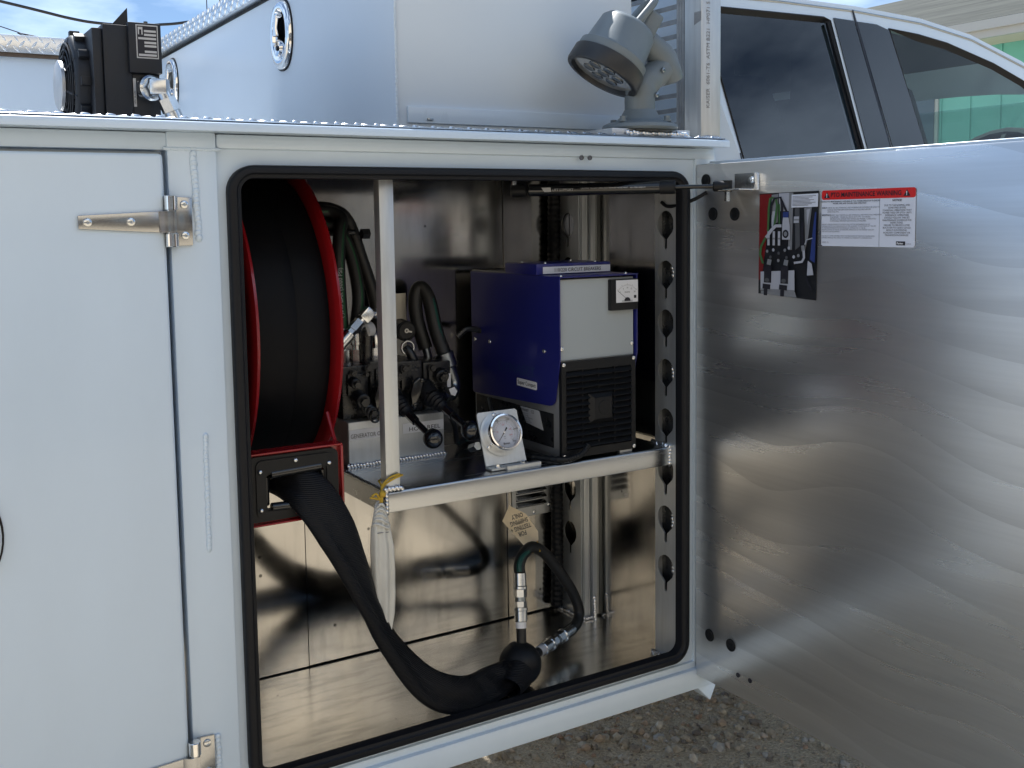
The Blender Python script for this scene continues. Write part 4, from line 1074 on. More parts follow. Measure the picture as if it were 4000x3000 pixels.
# ------------------------------------------------------------------ work light
WL = thing('work_light', 'grey swivel work light with round LED head standing on the deck', 'work light', (-.119, .022, 1.690))
f = MB(); f.lathe([(0, 1.6902), (.068, 1.6902), (.071, 1.694), (.069, 1.700), (.060, 1.704), (.046, 1.7065), (.036, 1.716), (.029, 1.728), (0, 1.728)], (-.119, .022, 0), (0, 0, 1), 40); f.build('base', 'lamp_grey', WL)
for a in (20, 110, 200, 290): hexbolt((-.119 + .058 * math.cos(R(a)), .022 + .058 * math.sin(R(a)), 1.7045), (0, 0, 1), .006, .009, WL, 'lamp_grey')
f = MB()
f.tube(smooth_path([(-.119, .022, 1.727), (-.119, .022, 1.752), (-.1145, .022, 1.770), (-.098, .022, 1.786), (-.064, .022, 1.806)], 5), [.0285] * 6 + [.029] * 5 + [.028] * 5 + [.026] * 5, 24)
f.lathe([(0, -.030), (.022, -.030), (.0255, -.025), (.0255, .020), (.022, .028), (0, .028)], (-.056, .022, 1.811), V(-.45, 0, 1), 24)
f.tube([(-.056, .022, 1.811), (-.068, .024, 1.832), (-.100, .028, 1.855)], [.026, .026, .024], 20)
f.build('swivel_arm', 'lamp_grey', WL, 50)
for p in ((-.100, -.0035, 1.754), (-.086, -.005, 1.800)): screw(p, (.2, -1, 0), .005, WL, 'steel_dark')
hc = Vector((-.193, .030, 1.798)); hd = Vector((-.49, .13, -.85)).normalized(); hk = .89     # lens centre and beam direction
f = MB(); f.lathe([(r * hk, h * hk) for r, h in [(0, -.112), (.040, -.112), (.052, -.108), (.060, -.098), (.067, -.042), (.0745, -.036), (.0755, -.020), (.0745, -.018), (0, -.018)]], hc, hd, 48); f.build('housing', 'lamp_grey', WL, 45)
f = MB(); f.lathe([(r * hk, h * hk) for r, h in [(.0755, -.020), (.0790, -.018), (.0805, .012), (.0785, .016), (.0700, .0165), (.0675, .010), (.0675, .0)]], hc, hd, 48); f.build('lens_ring', 'lens_ring', WL, 45)
f = MB(); f.lathe([(0, .008 * hk), (.0680 * hk, .0075 * hk)], hc, hd, 40); LN = f.build('lens', 'lens', WL)
lu, lv, _ = frame_of(hd)
for k in range(7):
    o_ = hc + hd * .0073 + ((lu * math.cos(k * math.pi / 3) + lv * math.sin(k * math.pi / 3)) * .029 if k < 6 else Vector())
    f = MB(); f.lathe([(.0120, .0), (.0112, .0016), (.009, .0012), (.0045, -.0002), (0, .001)], o_, hd, 18); f.build('led_reflector', 'led_well', LN)
bk = hc - hd * .096; sv = hd.cross(Vector((0, 0, 1))).normalized(); upn = sv.cross(hd)
f = MB(); f.tube(smooth_path([bk + sv * .020 + hd * .012 - V(.0, 0, 0), bk - hd * .036 + sv * .026 + V(.018, 0, .004), bk - hd * .052 + V(.022, 0, .004), bk - hd * .036 - sv * .026 + V(.018, 0, .004), bk - sv * .028 + hd * .014], 6), .0075, 10); f.build('carry_loop', 'lamp_grey', WL)
f = MB(); f.tube([bk + sv * .030 - V(.035, 0, 0) + hd * .01, bk + sv * .034 - V(.028, 0, -.012) - hd * .018], [.007, .0055], 10); f.build('toggle_boot', 'lamp_grey', WL)
f = MB(); f.obox(hc - hd * .058 + V(.050, -.004, .022), hd, sv, hd.cross(sv), .038, .028, .016, .008, 3); f.build('driver_hump', 'lamp_grey', WL)
# ------------------------------------------------------------------ hose reel
HR = thing('hose_reel', 'red hose reel wound with black sleeved hose at the left of the compartment', 'hose reel', (-.77, .40, 1.08))
rc = V(0, .388, 1.345); RR = .300
for xf, nm in ((-.842, 'left'), (-.699, 'right')):
    f = MB(); f.lathe([(.03, 0), (RR - .018, 0), (RR - .006, .0015), (RR, .0055), (RR - .002, .0105), (RR - .009, .012), (RR - .015, .0085), (RR - .020, .004), (.03, .003)], (xf - .005, rc.y, rc.z), (1, 0, 0), 96)
    f.build('flange', 'red_paint', HR, 35)
f = MB(); f.lathe([(.10, -.839), (.262, -.839), (.2705, -.836), (.2735, -.820), (.2755, -.785), (.2748, -.767), (.2738, -.7645), (.2750, -.762), (.2755, -.735), (.2740, -.715), (.270, -.706), (.262, -.7045), (.10, -.7045)], (0, rc.y, rc.z), (1, 0, 0), 96); f.build('wound_hose', 'wound_fabric', HR, 40)
f = MB(); f.cyl((-.875, rc.y, rc.z), (-.665, rc.y, rc.z), .032, n=24); f.build('hub', 'black_paint', HR)
for xf in (-.868, -.676):
    f = MB(); f.prism([(xf, rc.y - .05, rc.z + .05), (xf, rc.y + .05, rc.z + .05), (xf, rc.y + .12, 1.0310), (xf, rc.y + .03, 1.0310), (xf, rc.y - .02, 1.09)], (-.005, 0, 0), .001, 1); f.build('side_plate', 'red_paint', HR)
f = MB(); f.tube([(-.7265, .060, 1.170), (-.7245, .080, 1.190), (-.7235, .098, 1.212)], .0035, 8); f.build('frame_stay', 'red_paint', HR)
# roller guide the hose runs through
f = MB(); f.holed(rrect(-.8850, -.7255, 1.0595, 1.1695, .003), [rrect(-.856, -.754, 1.079, 1.139, .004)], lambda x, z: (x, .040, z), (0, .004, 0))
f.box(-.8850, -.7255, .030, .060, 1.1690, 1.1725, .001, 1); f.box(-.7290, -.7245, .030, .075, 1.058, 1.1690, .001, 1); f.box(-.885, -.7255, .030, .06, 1.0560, 1.0590, .001, 1)
f.build('guide_frame', 'red_paint', HR)
f = MB(); f.holed(rrect(-.8835, -.7330, 1.0625, 1.1660, .012), [rrect(-.853, -.757, 1.082, 1.136, .004)], lambda x, z: (x, .0335, z), (0, .006, 0)); f.build('guide_plate', 'black_plastic', HR)
f = MB(); f.holed(rrect(-.8700, -.7420, 1.0680, 1.1600, .010), [rrect(-.8565, -.7535, 1.079, 1.1395, .004)], lambda x, z: (x, .0305, z), (0, .004, 0)); f.build('guide_bezel', 'black_plastic', HR)
for p0, p1 in (((-.846, .036, 1.136), (-.762, .036, 1.139)), ((-.846, .036, 1.083), (-.762, .036, 1.080)), ((-.8535, .044, 1.086), (-.8535, .044, 1.132)), ((-.7565, .044, 1.086), (-.7565, .044, 1.132))):
    f = MB(); f.cyl(p0, p1, .0075, n=16, bev=.001); f.build('roller', 'black_gloss', HR)
for x, z in ((-.8640, 1.1430), (-.806, 1.1545), (-.750, 1.1430), (-.8640, 1.0820), (-.806, 1.0715), (-.750, 1.0820)):
    f = MB(); f.ball((x, .0300, z), .0042, 12, 8); f.build('rivet', 'zinc', HR)

# ------------------------------------------------------------------ sleeved hose hanging out of the reel
HZ = thing('hydraulic_hose', 'black fabric sleeved hose drooping from reel guide to the compartment floor', 'hose', (-.35, .10, .64))
def sleeve():
    ctrl = [(-.815, .110, 1.118), (-.800, .055, 1.112), (-.780, .018, 1.090), (-.752, .000, 1.034), (-.722, .002, .965), (-.690, .012, .890), (-.650, .022, .815), (-.600, .032, .746), (-.548, .042, .702), (-.484, .060, .675), (-.425, .082, .672), (-.372, .100, .672)]
    wid = [.030, .033, .036, .035, .031, .027, .027, .030, .033, .034, .032, .028]
    thk = [.018, .018, .017, .016, .014, .013, .013, .014, .016, .019, .023, .025]
    tw = [0, 0, 5, 15, 35, 52, 48, 32, 20, 15, 25, 40]
    P = smooth_path(ctrl, 8); N = len(P); b = MB(); rings = []
    def lerp(a, i):
        t = i / 8; k = min(int(t), len(a) - 2); return a[k] + (a[k + 1] - a[k]) * (t - k)
    for i, p in enumerate(P):
        t = (P[min(i + 1, N - 1)] - P[max(i - 1, 0)]).normalized()
        yv = V(0, -1, 0); yv = (yv - t * yv.dot(t)).normalized(); nv = t.cross(yv)
        th = R(lerp(tw, i)); wd = nv * math.cos(th) + yv * math.sin(th); td = yv * math.cos(th) - nv * math.sin(th)
        a_, c_ = lerp(wid, i), lerp(thk, i); ring = []
        for q in range(28):
            an = 2 * math.pi * q / 28; ca, sa = math.cos(an), math.sin(an)
            fold = 1 + .12 * math.sin(3 * an + i * .22) + .05 * math.sin(5 * an - i * .31) + (.13 * math.sin(i * .95 + 2 * an) * min(1, (i - 60) / 12) if i > 60 else 0)
            crease = -.0055 * math.exp(-((an - math.pi * .42) / .16) ** 2)
            ring.append(b.bm.verts.new(p + wd * (math.copysign(abs(ca) ** .85, ca) * a_) + td * (math.copysign(abs(sa) ** .8, sa) * c_ * fold + crease)))
        rings.append(ring)
    for r0, r1 in zip(rings, rings[1:]):
        for q in range(28): b.bm.faces.new((r0[q], r0[(q + 1) % 28], r1[(q + 1) % 28], r1[q]))
    b.bm.faces.new(rings[0]); b.bm.faces.new(rings[-1])
    b.build('sleeve', 'sleeve_fabric', HZ, 80)
sleeve()
bc = V(-.345, .108, .682)
f = MB(); f.ball(bc, .0415, 36, 24); f.build('stop_ball', 'black_plastic', HZ)
f = MB(); f.lathe([(.0422, -.006), (.0428, -.004), (.0428, .004), (.0422, .006)], bc, V(1, -.4, .35), 40); f.build('ball_band', 'rubber', HZ)
f = MB(); f.lathe([(.021, -.040), (.027, -.018), (.030, .004), (.022, .012), (.012, .014)], bc + V(-.020, -.026, -.006), V(.8, .55, .3), 20); f.build('sleeve_cuff', 'sleeve_fabric', HZ)
def hose_fit(p, d_, L, r, parent):
    """crimped hose end: white band, ferrule, hex nut, neck, second nut, ferrule"""
    d_ = Vector(d_).normalized(); p = Vector(p)
    def seg(a, b_, r0, n=20, m='zinc', name='ferrule', bv=.0012):
        q = MB()
        if n == 6: q.cyl(p + d_ * L * a, p + d_ * L * b_, r0, n=6)
        else: q.cyl(p + d_ * L * a, p + d_ * L * b_, r0, n=n, bev=bv)
        q.build(name, m, parent, 30)
    seg(0, .12, r * .95, 16, 'label_white', 'white_band', .0005); seg(.115, .32, r * 1.12, 20); seg(.31, .38, r * 1.22, 20, 'zinc', 'collar'); seg(.375, .48, r * 1.10, 6, 'zinc', 'hex_nut'); seg(.475, .60, r * .95, 16, 'steel_dark', 'coupling_neck'); seg(.56, .70, r * 1.15, 6, 'zinc', 'hex_nut'); seg(.695, .76, r * 1.24, 20, 'zinc', 'collar'); seg(.755, 1, r * 1.12, 20)
f = MB(); f.tube([bc + V(.004, .004, .030), (-.3385, .112, .722), (-.3365, .116, .750)], .0095, 14); f.build('hose_stub', 'hose_rubber', HZ)
hose_fit((-.3365, .116, .748), V(.0135, .024, .096), .104, .0112, HZ)
f = MB(); f.tube(smooth_path([(-.323, .140, .848), (-.320, .146, .862), (-.307, .153, .877), (-.277, .167, .884), (-.240, .182, .862), (-.205, .196, .826), (-.168, .210, .782), (-.140, .218, .740), (-.131, .216, .708), (-.142, .206, .690), (-.166, .194, .682)], 6), .0112, 16); f.build('hose_loop', 'hose_rubber', HZ)
f = MB(); f.tube([Vector(p) + V(-.0055, -.0085, .003) for p in smooth_path([(-.323, .140, .850), (-.321, .145, .862), (-.309, .152, .874), (-.292, .159, .880)], 5)], .0052, 8); f.build('hose_stripe', 'hose_teal', HZ)
f = MB(); f.tube([Vector(p) + V(.004, -.002, -.0078) for p in smooth_path([(-.133, .216, .706), (-.142, .206, .690), (-.162, .196, .683)], 4)], .0048, 8); f.build('hose_stripe', 'hose_teal', HZ)
f = MB(); f.tube([bc + V(.02, .01, 0), (-.300, .130, .680), (-.280, .140, .680)], .0095, 14); f.build('hose_stub', 'hose_rubber', HZ)
hose_fit((-.282, .139, .680), V(.118, .055, .002), .130, .0112, HZ)

# ------------------------------------------------------------------ shipping tag tied to the hose
TG = thing('shipping_tag', 'manila shipping tag with upside-down handwriting tied to the hose loop', 'tag', (-.245, .22, .853))
tp = [V(-0.2878, 0.2335, 0.9542), V(-0.2582, 0.2177, 0.9360), V(-0.2406, 0.2010, 0.9007), V(-0.2424, 0.1968, 0.8848), V(-0.2619, 0.1964, 0.8607), V(-0.2778, 0.2090, 0.8841), V(-0.3060, 0.2312, 0.9253)]
ctr = sum(tp, V(0, 0, 0)) / 7
tr_ = (tp[1] - tp[6]).normalized(); 
nrm = V(-.35, -1, .30).normalized()
if nrm.y > 0: nrm = -nrm
flat = [p - nrm * (p - ctr).dot(nrm) for p in tp]
f = MB(); f.prism(flat, nrm * .0007); CARD = f.build('card', 'manila', TG)
axis = (flat[4] - (flat[0] + flat[1]) / 2).normalized(); crs = nrm.cross(axis)
hole = flat[4] - axis * .012
f = MB(); f.lathe([(.0035, .0008), (.0065, .0008), (.0065, .0014), (.0035, .0014)], hole, nrm, 16); f.build('reinforcing_ring', 'manila_ring', CARD)
# the writing reads upside down: right = towards lower left
wr = crs if crs.x < 0 else -crs
wu = nrm.cross(wr)
mid = (flat[0] + flat[1] + flat[6] + flat[2] + flat[5]) / 5
for s_, dd in (('FOR', .020), ('TESTING +', .008), ('SHIPPING', -.004), ('ONLY', -.016)):
    text(s_, mid + wu * dd - nrm * -.0008 - wu * .002, wr, wu, .0125, 'ink', CARD, align='CENTER', lift=.0004, sx=.72, bold=.02)
f = MB(); f.tube([hole + nrm * .001, hole + axis * .010 + V(-.004, -.006, 0), (-.262, .1605, .874), (-.262, .170, .892), (-.262, .186, .884), hole + axis * .012, hole - nrm * .001], .0009, 6); f.build('tag_wire', 'twine', TG)

# ------------------------------------------------------------------ white cloth bag tied to the shelf corner
CB = thing('cloth_bag', 'white cloth bag hanging from the shelf corner by yellow twine', 'cloth bag', (-.665, .020, .84))
def bag():
    b = MB(); rows = [(1.066, -.668, .004, .004, 0), (1.056, -.668, .010, .008, .2), (1.045, -.668, .012, .010, .4), (1.036, -.668, .014, .010, .6), (1.022, -.668, .017, .011, .8), (.99, -.666, .0205, .011, 1.2), (.95, -.665, .0210, .011, 1.3), (.91, -.664, .0200, .010, 1.3), (.875, -.665, .0185, .009, 1.2), (.850, -.668, .0165, .008, 1), (.838, -.670, .016, .007, .6), (.833, -.671, .009, .003, .2)]
    rings = []
    for z, x, a, c, k in rows:
        ring = []
        for q in range(40):
            an = 2 * math.pi * q / 40
            fo = 1 + .24 * k * math.sin(an * 7 + .6 * math.sin(z * 30)) + .08 * math.sin(an * 3 + z * 22)
            ring.append(b.bm.verts.new((x + a * math.cos(an) * (.9 + .1 * fo), .018 + c * math.sin(an) * fo, z + .004 * math.sin(an * 2) * (z < .85))))
        rings.append(ring)
    for r0, r1 in zip(rings, rings[1:]):
        for q in range(40): b.bm.faces.new((r0[q], r0[(q + 1) % 40], r1[(q + 1) % 40], r1[q]))
    b.bm.faces.new(rings[0]); b.bm.faces.new(rings[-1]); b.build('bag', 'cloth', CB, 70)
    for k in range(5):
        z = 1.030 + .008 * k
        b = MB(); b.tube([V(-.668 + (.0145 - .0018 * k) * math.cos(t * .314 + k), .018 + (.0125 - .001 * k) * math.sin(t * .314 + k), z + .005 * math.sin(t * .314 * 2 + k * 1.7)) for t in range(21)], .0022, 6); b.build('gathered_fold', 'cloth', CB, 70)
bag()
b = MB(); b.tube([V(-.668 + .0155 * math.cos(t * .314), .018 + .0115 * math.sin(t * .314), 1.019 + .001 * math.sin(t)) for t in range(20)], .0006, 5, closed=True); b.build('stitch_thread', 'ink_grey', CB)
for pts in ([(-.668, .018, 1.060), (-.6672, .016, 1.074), (-.662, .024, 1.086), (-.654, .030, 1.096), (-.640, .0345, 1.103), (-.6235, .0345, 1.106)], [(-.662, .024, 1.087), (-.652, .031, 1.093), (-.636, .0345, 1.099), (-.621, .0345, 1.103)], [(-.669, .016, 1.074), (-.676, .014, 1.084), (-.684, .014, 1.081)], [(-.669, .016, 1.073), (-.679, .014, 1.077), (-.687, .014, 1.079)], [(-.666, .016, 1.060), (-.665, .015, 1.075), (-.661, .026, 1.088), (-.6565, .030, 1.094)], [(-.656, .0335, 1.088), (-.6525, .050, 1.092), (-.648, .064, 1.092), (-.632, .064, 1.096), (-.617, .052, 1.10), (-.618, .0355, 1.103)]):
    b = MB(); b.tube(smooth_path(pts, 4), .0018, 7); b.build('twine', 'twine', CB)
b = MB(); b.ball((-.663, .018, 1.081), .006, 10, 8); b.build('twine_knot', 'twine', CB)

# ------------------------------------------------------------------ valve bank on its stand
VB = thing('control_valve', 'black hydraulic valve bank with two ball knob levers on the shelf', 'valve', (-.53, .30, 1.078))
f = MB(); f.box(-.630, -.432, .2345, .2375, 1.0785, 1.162, .001, 1); f.box(-.630, -.432, .2375, .375, 1.159, 1.162); f.box(-.630, -.627, .2375, .375, 1.0785, 1.159); f.box(-.435, -.432, .2375, .375, 1.0785, 1.159)
ST = f.build('valve_stand', 'alu_plain', VB)
f = MB(); f.box(-.6285, -.545, .2336, .2343, 1.1285, 1.1475); f.build('label_strip', 'label_white', ST)
f = MB(); f.box(-.520, -.4335, .2336, .2343, 1.1285, 1.1475); f.build('label_strip', 'label_white', ST)
text('GENERATOR ON', (-.6265, .2334, 1.1320), (1, 0, 0), DZ, .0112, 'ink', ST, width=.066)
text('HOSE REEL', (-.508, .2334, 1.1320), (1, 0, 0), DZ, .0112, 'ink', ST, width=.066)
weld('weld_bead', [(-.631, .2325, 1.0805), (-.432, .2325, 1.0805)], .012, .006, (0, -.8, 1), ST, pitch=.0062)
for x0, x1, z0, z1, y0, y1 in ((-.628, -.575, 1.1625, 1.262, .262, .36), (-.573, -.520, 1.1625, 1.268, .258, .36), (-.518, -.462, 1.1625, 1.262, .262, .36), (-.460, -.400, 1.1625, 1.256, .262, .36)):
    f = MB(); f.box(x0, x1, y0, y1, z0, z1, .004); f.box(x0 + .008, x1 - .008, y0 - .008, y0 + .01, z0 + .045, z1 - .014, .003); f.build('valve_section', 'black_paint', VB)
for k in range(14):
    x = random.uniform(-.620, -.405); z = random.uniform(1.20, 1.258)
    hexbolt((x, .2535, z), (0, -1, 0), random.choice((.004, .005, .006)), random.uniform(.004, .009), VB, 'black_paint')
for x, z, r, L in ((-.600, 1.205, .014, .03), (-.585, 1.185, .011, .035), (-.545, 1.225, .017, .02), (-.430, 1.232, .014, .02), (-.610, 1.235, .010, .02)):
    f = MB(); f.cyl((x, .258, z), (x, .258 - L, z - L * .2), r, n=18, bev=.002); f.cyl((x, .258 - L, z - L * .2), (x, .250 - L, z - L * .24), r * .6, n=6); f.build('spool_cap', 'black_paint', VB, 30)
for k in range(5):
    p = V(-.598 + k * .004, .232 - k * .0028, 1.193 - k * .006); f = MB(); f.tube([p + V(.009 * math.cos(t * .5236), 0, .009 * math.sin(t * .5236)) for t in range(12)], .0022, 6, closed=True); f.build('spring_coil', 'black_paint', VB)
f = MB(); f.box(-.4135, -.4055, .2525, .2535, 1.205, 1.232); f.build('white_sticker', 'label_white', VB)
f = MB(); f.prism([(-.424, .226, 1.206), (-.412, .226, 1.209), (-.406, .226, 1.200), (-.411, .226, 1.191), (-.420, .226, 1.195)], (0, .0008, 0)); f.build('white_sticker', 'label_white', VB)
def lever(ox, kx, kz):
    base_ = V(ox, .245, 1.205); kn = V(kx, .120, kz)
    f = MB(); f.prism([base_ + V(-.020, -.004, .020), base_ + V(-.006, -.004, .030), base_ + V(.006, -.004, .022), base_ + V(-.010, -.004, .0), base_ + V(-.008, -.004, -.026), base_ + V(-.018, -.004, -.034), base_ + V(-.026, -.004, -.022), base_ + V(-.025, -.004, -.002)], (0, -.012, 0), .004, 3); LV = f.build('lever_bracket', 'black_gloss', VB)
    for dx, dz in ((-.001, .022), (-.017, -.024)): screw(base_ + V(dx, -.0165, dz), (0, -1, 0), .005, LV, 'black_gloss')
    st = base_ + V(.016, -.004, -.008); dr = (kn - st).normalized()
    f = MB(); f.cyl(base_ + V(.012, .012, .004), st + dr * .012, .022, .019, 20); f.build('lever_body', 'black_paint', LV)
    prof = []
    for k in range(5): prof += [(.0195 - k * .0018, .010 + k * .009), (.0150 - k * .0016, .014 + k * .009)]
    prof += [(.0075, .058), (.0065, .064)]
    f = MB(); f.lathe(prof, st, dr, 20); f.build('rubber_boot', 'rubber', LV, 60)
    f = MB(); f.cyl(st + dr * .05, kn, .0058, n=14); f.cyl(st + dr * .056, st + dr * .080, .0085, n=6); f.build('lever_rod', 'black_gloss', LV)
    f = MB(); f.ball(kn, .0182, 28, 18); f.build('lever_knob', 'black_gloss', LV)
lever(-.552, -.5155, 1.1385); lever(-.478, -.4375, 1.1445)
# upright fittings on top of the block
def nut_stack(x, y, z, hose_to=None, hm='hose_rubber'):
    f = MB(); f.cyl((x, y, z - .006), (x, y, z + .020), .0118, n=6); f.build('hex_nut', 'zinc', VB, 25)
    f = MB(); f.cyl((x, y, z + .019), (x, y, z + .030), .0085, n=14); f.cyl((x, y, z + .028), (x, y, z + .036), .0112, n=18, bev=.001); f.build('fitting_neck', 'zinc', VB)
    f = MB(); f.cyl((x, y, z + .034), (x, y, z + .066), .0108, n=18, bev=.0015); f.build('hose_ferrule', 'zinc', VB)
nut_stack(-.609, .300, 1.268); nut_stack(-.581, .300, 1.268)
f = MB(); f.cyl((-.541, .300, 1.262), (-.541, .300, 1.288), .0118, n=6); f.build('hex_nut', 'zinc', VB, 25)
f = MB(); f.tube(smooth_path([(-.541, .300, 1.284), (-.541, .300, 1.300), (-.545, .297, 1.316), (-.553, .292, 1.324), (-.563, .288, 1.325)], 4), .0078, 12); f.build('elbow_tube', 'zinc', VB)
f = MB(); f.lathe([(.009, -.010), (.015, -.008), (.016, 0), (.015, .008), (.009, .010)], (-.564, .287, 1.325), (1, .4, .1), 18); f.build('elbow_collar', 'label_grey', VB)
f = MB(); f.cyl((-.566, .286, 1.322), (-.566, .29, 1.265), .012, n=14); f.build('relief_body', 'black_paint', VB)
def hose(pts, r, stripe=None, m='hose_rubber', words=None):
    P = smooth_path(pts, 6)
    f = MB(); f.tube(P, r, 14); h = f.build('hose', m, VB)
    if stripe:
        f = MB(); f.tube([p + V(.15, -1, 0).normalized() * r * .66 for p in (P if stripe == 'hose_green' else P[len(P) * 5 // 9:])], r * .40, 8); f.build('hose_stripe', stripe, h)
    return h
h1 = hose([(-.609, .300, 1.330), (-.612, .300, 1.40), (-.611, .303, 1.460), (-.602, .315, 1.51), (-.592, .33, 1.535), (-.61, .345, 1.548), (-.650, .35, 1.548)], .0125, 'hose_green')
text('(-)345 BAR (5000 PSI)', (-.6118, .2855, 1.350), (0, 0, 1), (-.92, .39, 0), .0105, 'label_grey', h1, lift=.0006)
h2 = hose([(-.581, .300, 1.330), (-.572, .305, 1.39), (-.575, .325, 1.46), (-.590, .34, 1.51), (-.612, .35, 1.524), (-.650, .355, 1.522)], .0125, 'hose_green')
text('(-)345', (-.5745, .288, 1.362), (.08, .06, -1), (.92, -.39, 0), .0100, 'label_grey', h2, lift=.0006)
hose([(-.498, .375, 1.27), (-.505, .38, 1.37), (-.530, .385, 1.46), (-.560, .375, 1.53), (-.60, .36, 1.553), (-.655, .36, 1.556)], .0125)
f = MB(); f.cyl((-.545, .345, 1.505), (-.530, .345, 1.505), .011, n=6); f.cyl((-.66, .345, 1.508), (-.56, .345, 1.508), .006, n=10); f.build('hose_clamp', 'black_paint', VB)
f = MB(); f.cyl((-.690, .35, 1.548), (-.640, .35, 1.548), .009, n=12); f.cyl((-.668, .35, 1.548), (-.655, .35, 1.548), .013, n=6); f.build('swivel_union', 'black_paint', VB)
# bright angled fitting reaching over to the reel
ft = [V(-.540, .282, 1.355), V(-.568, .280, 1.3545), V(-.590, .279, 1.337), V(-.613, .277, 1.312)]
f = MB(); f.cyl(ft[0], ft[0] + V(-.010, 0, 0), .0115, n=6); f.cyl(ft[0] + V(-.009, 0, 0), ft[1], .0085, n=14); f.build('hex_nut', 'zinc', VB, 30)
d2 = (ft[3] - ft[1]).normalized()
f = MB(); f.obox(ft[1], d2, (0, 1, 0), d2.cross(V(0, 1, 0)), .013, .011, .011, .004); f.build('elbow_block', 'zinc', VB)
f = MB(); f.cyl(ft[1] + d2 * .012, ft[1] + d2 * .020, .008, n=12); f.cyl(ft[1] + d2 * .018, ft[1] + d2 * .040, .0122, n=6); f.build('hex_nut', 'zinc', VB, 25)
f = MB(); f.cyl(ft[1] + d2 * .038, ft[1] + d2 * .050, .0095, n=6); f.cyl(ft[1] + d2 * .049, ft[1] + d2 * .054, .012, n=16); f.build('fitting_neck', 'zinc', VB, 30)
f = MB(); f.cyl(ft[1] + d2 * .052, ft[1] + d2 * .090, .0128, n=20, bev=.0015); f.build('hose_ferrule', 'zinc', VB)
hose([ft[1] + d2 * .088, ft[1] + d2 * .105, (-.652, .274, 1.262), (-.658, .276, 1.22), (-.645, .29, 1.185), (-.620, .30, 1.178)], .0102, 'hose_green')
# round cap, tag plate and lower elbow to the right of the post
f = MB(); f.box(-.4585, -.434, .385, .388, 1.250, 1.383); f.build('name_plate', 'soffit', VB)
f = MB(); f.cyl((-.476, .330, 1.318), (-.480, .292, 1.316), .020, n=28, bev=.002); f.lathe([(.015, .0), (.016, .0015), (.0165, 0)], (-.480, .2915, 1.316), (0, -1, 0), 24); CP = f.build('filter_cap', 'black_plastic', VB)
f = MB(); f.lathe([(.002, .0008), (.0045, .0008), (.0045, .002), (.002, .002)], (-.480, .291, 1.317), (0, -1, 0), 14); f.obox((-.473, .2895, 1.315), (1, 0, -.25), (0, 1, 0), (.25, 0, 1), .004, .0006, .0016); f.build('cap_pin', 'soffit', CP)
f = MB(); f.tube([V(-.479 + .013 * math.cos(t * .4189), .290, 1.284 + .013 * math.sin(t * .4189)) for t in range(15)], .0024, 7, closed=True); f.build('clamp_ring', 'zinc', VB)
f = MB(); f.tube([(-.479, .295, 1.284), (-.475, .285, 1.272), (-.468, .283, 1.255)], .009, 10); f.build('lower_elbow', 'black_paint', VB)
# big return hose with steel bend
hose([(-.412, .345, 1.272), (-.425, .355, 1.33), (-.424, .362, 1.378), (-.412, .360, 1.394), (-.402, .345, 1.370), (-.398, .325, 1.31), (-.3905, .305, 1.262)], .0145, 'hose_teal')
f = MB(); f.cyl((-.412, .345, 1.275), (-.404, .340, 1.238), .0085, n=14); f.cyl((-.404, .340, 1.238), (-.400, .338, 1.215), .006, n=12); f.build('hose_ferrule', 'steel_dark', VB)
f = MB(); f.cyl((-.3915, .306, 1.266), (-.384, .301, 1.236), .0185, n=22, bev=.002); f.cyl((-.384, .301, 1.236), (-.381, .300, 1.224), .0145, n=18); f.build('hose_ferrule', 'steel_dark', VB)
f = MB(); f.tube(smooth_path([(-.382, .300, 1.228), (-.376, .299, 1.212), (-.376, .295, 1.197), (-.386, .286, 1.186), (-.402, .276, 1.183), (-.420, .268, 1.184)], 5), .0128, 16); f.build('steel_bend', 'steel_dark', VB)
f = MB(); f.cyl((-.422, .266, 1.184), (-.440, .256, 1.186), .018, n=6); f.build('bend_nut', 'black_paint', VB, 25)
hose([(-.400, .338, 1.216), (-.392, .33, 1.18), (-.375, .30, 1.12), (-.39, .26, 1.092), (-.42, .23, 1.092), (-.470, .228, 1.095)][:4] + [(-.36, .28, 1.089), (-.33, .26, 1.088)], .0055, 'hose_teal')
# ------------------------------------------------------------------ generator
GN = thing('generator', 'blue and grey hydraulic generator with black grille standing on the shelf', 'generator', (-.195, .21, 1.078))
f = MB(); f.box(-.2835, -.1105, .0560, .372, 1.088, 1.415, .002); f.box(-.275, -.262, .0565, .36, 1.0780, 1.089); f.box(-.135, -.122, .0565, .36, 1.0780, 1.089); f.build('body', 'gen_metal', GN)
f = MB(); f.box(-.2845, -.2836, .075, .365, 1.100, 1.165, 0); f.build('dark_side', 'black_paint', GN)
# blue cover: two cheeks and a top
cheek = [(.047, 1.421), (.047, 1.270), (.0495, 1.262), (.0640, 1.192), (.068, 1.186), (.074, 1.1815), (.082, 1.1795), (.370, 1.168), (.375, 1.172), (.376, 1.421)]
f = MB(); f.prism([(-.2875, y, z) for y, z in cheek], (.0024, 0, 0)); f.build('cover_cheek', 'blue_paint', GN)
f = MB(); f.prism([(-.1085, y, z) for y, z in cheek], (.0024, 0, 0)); f.build('cover_cheek', 'blue_paint', GN)
f = MB(); f.box(-.2878, -.1058, .0445, .377, 1.4205, 1.4230, .0009, 2); f.build('cover_top', 'blue_paint', GN)
f = MB(); f.box(-.2815, -.1115, .0535, .0562, 1.2665, 1.4170, .0008, 1); f.build('front_panel', 'grey_enamel', GN)
f = MB(); f.box(-.284, -.278, .120, .376, 1.4235, 1.4255); f.build('top_edge_strip', 'gen_metal', GN)
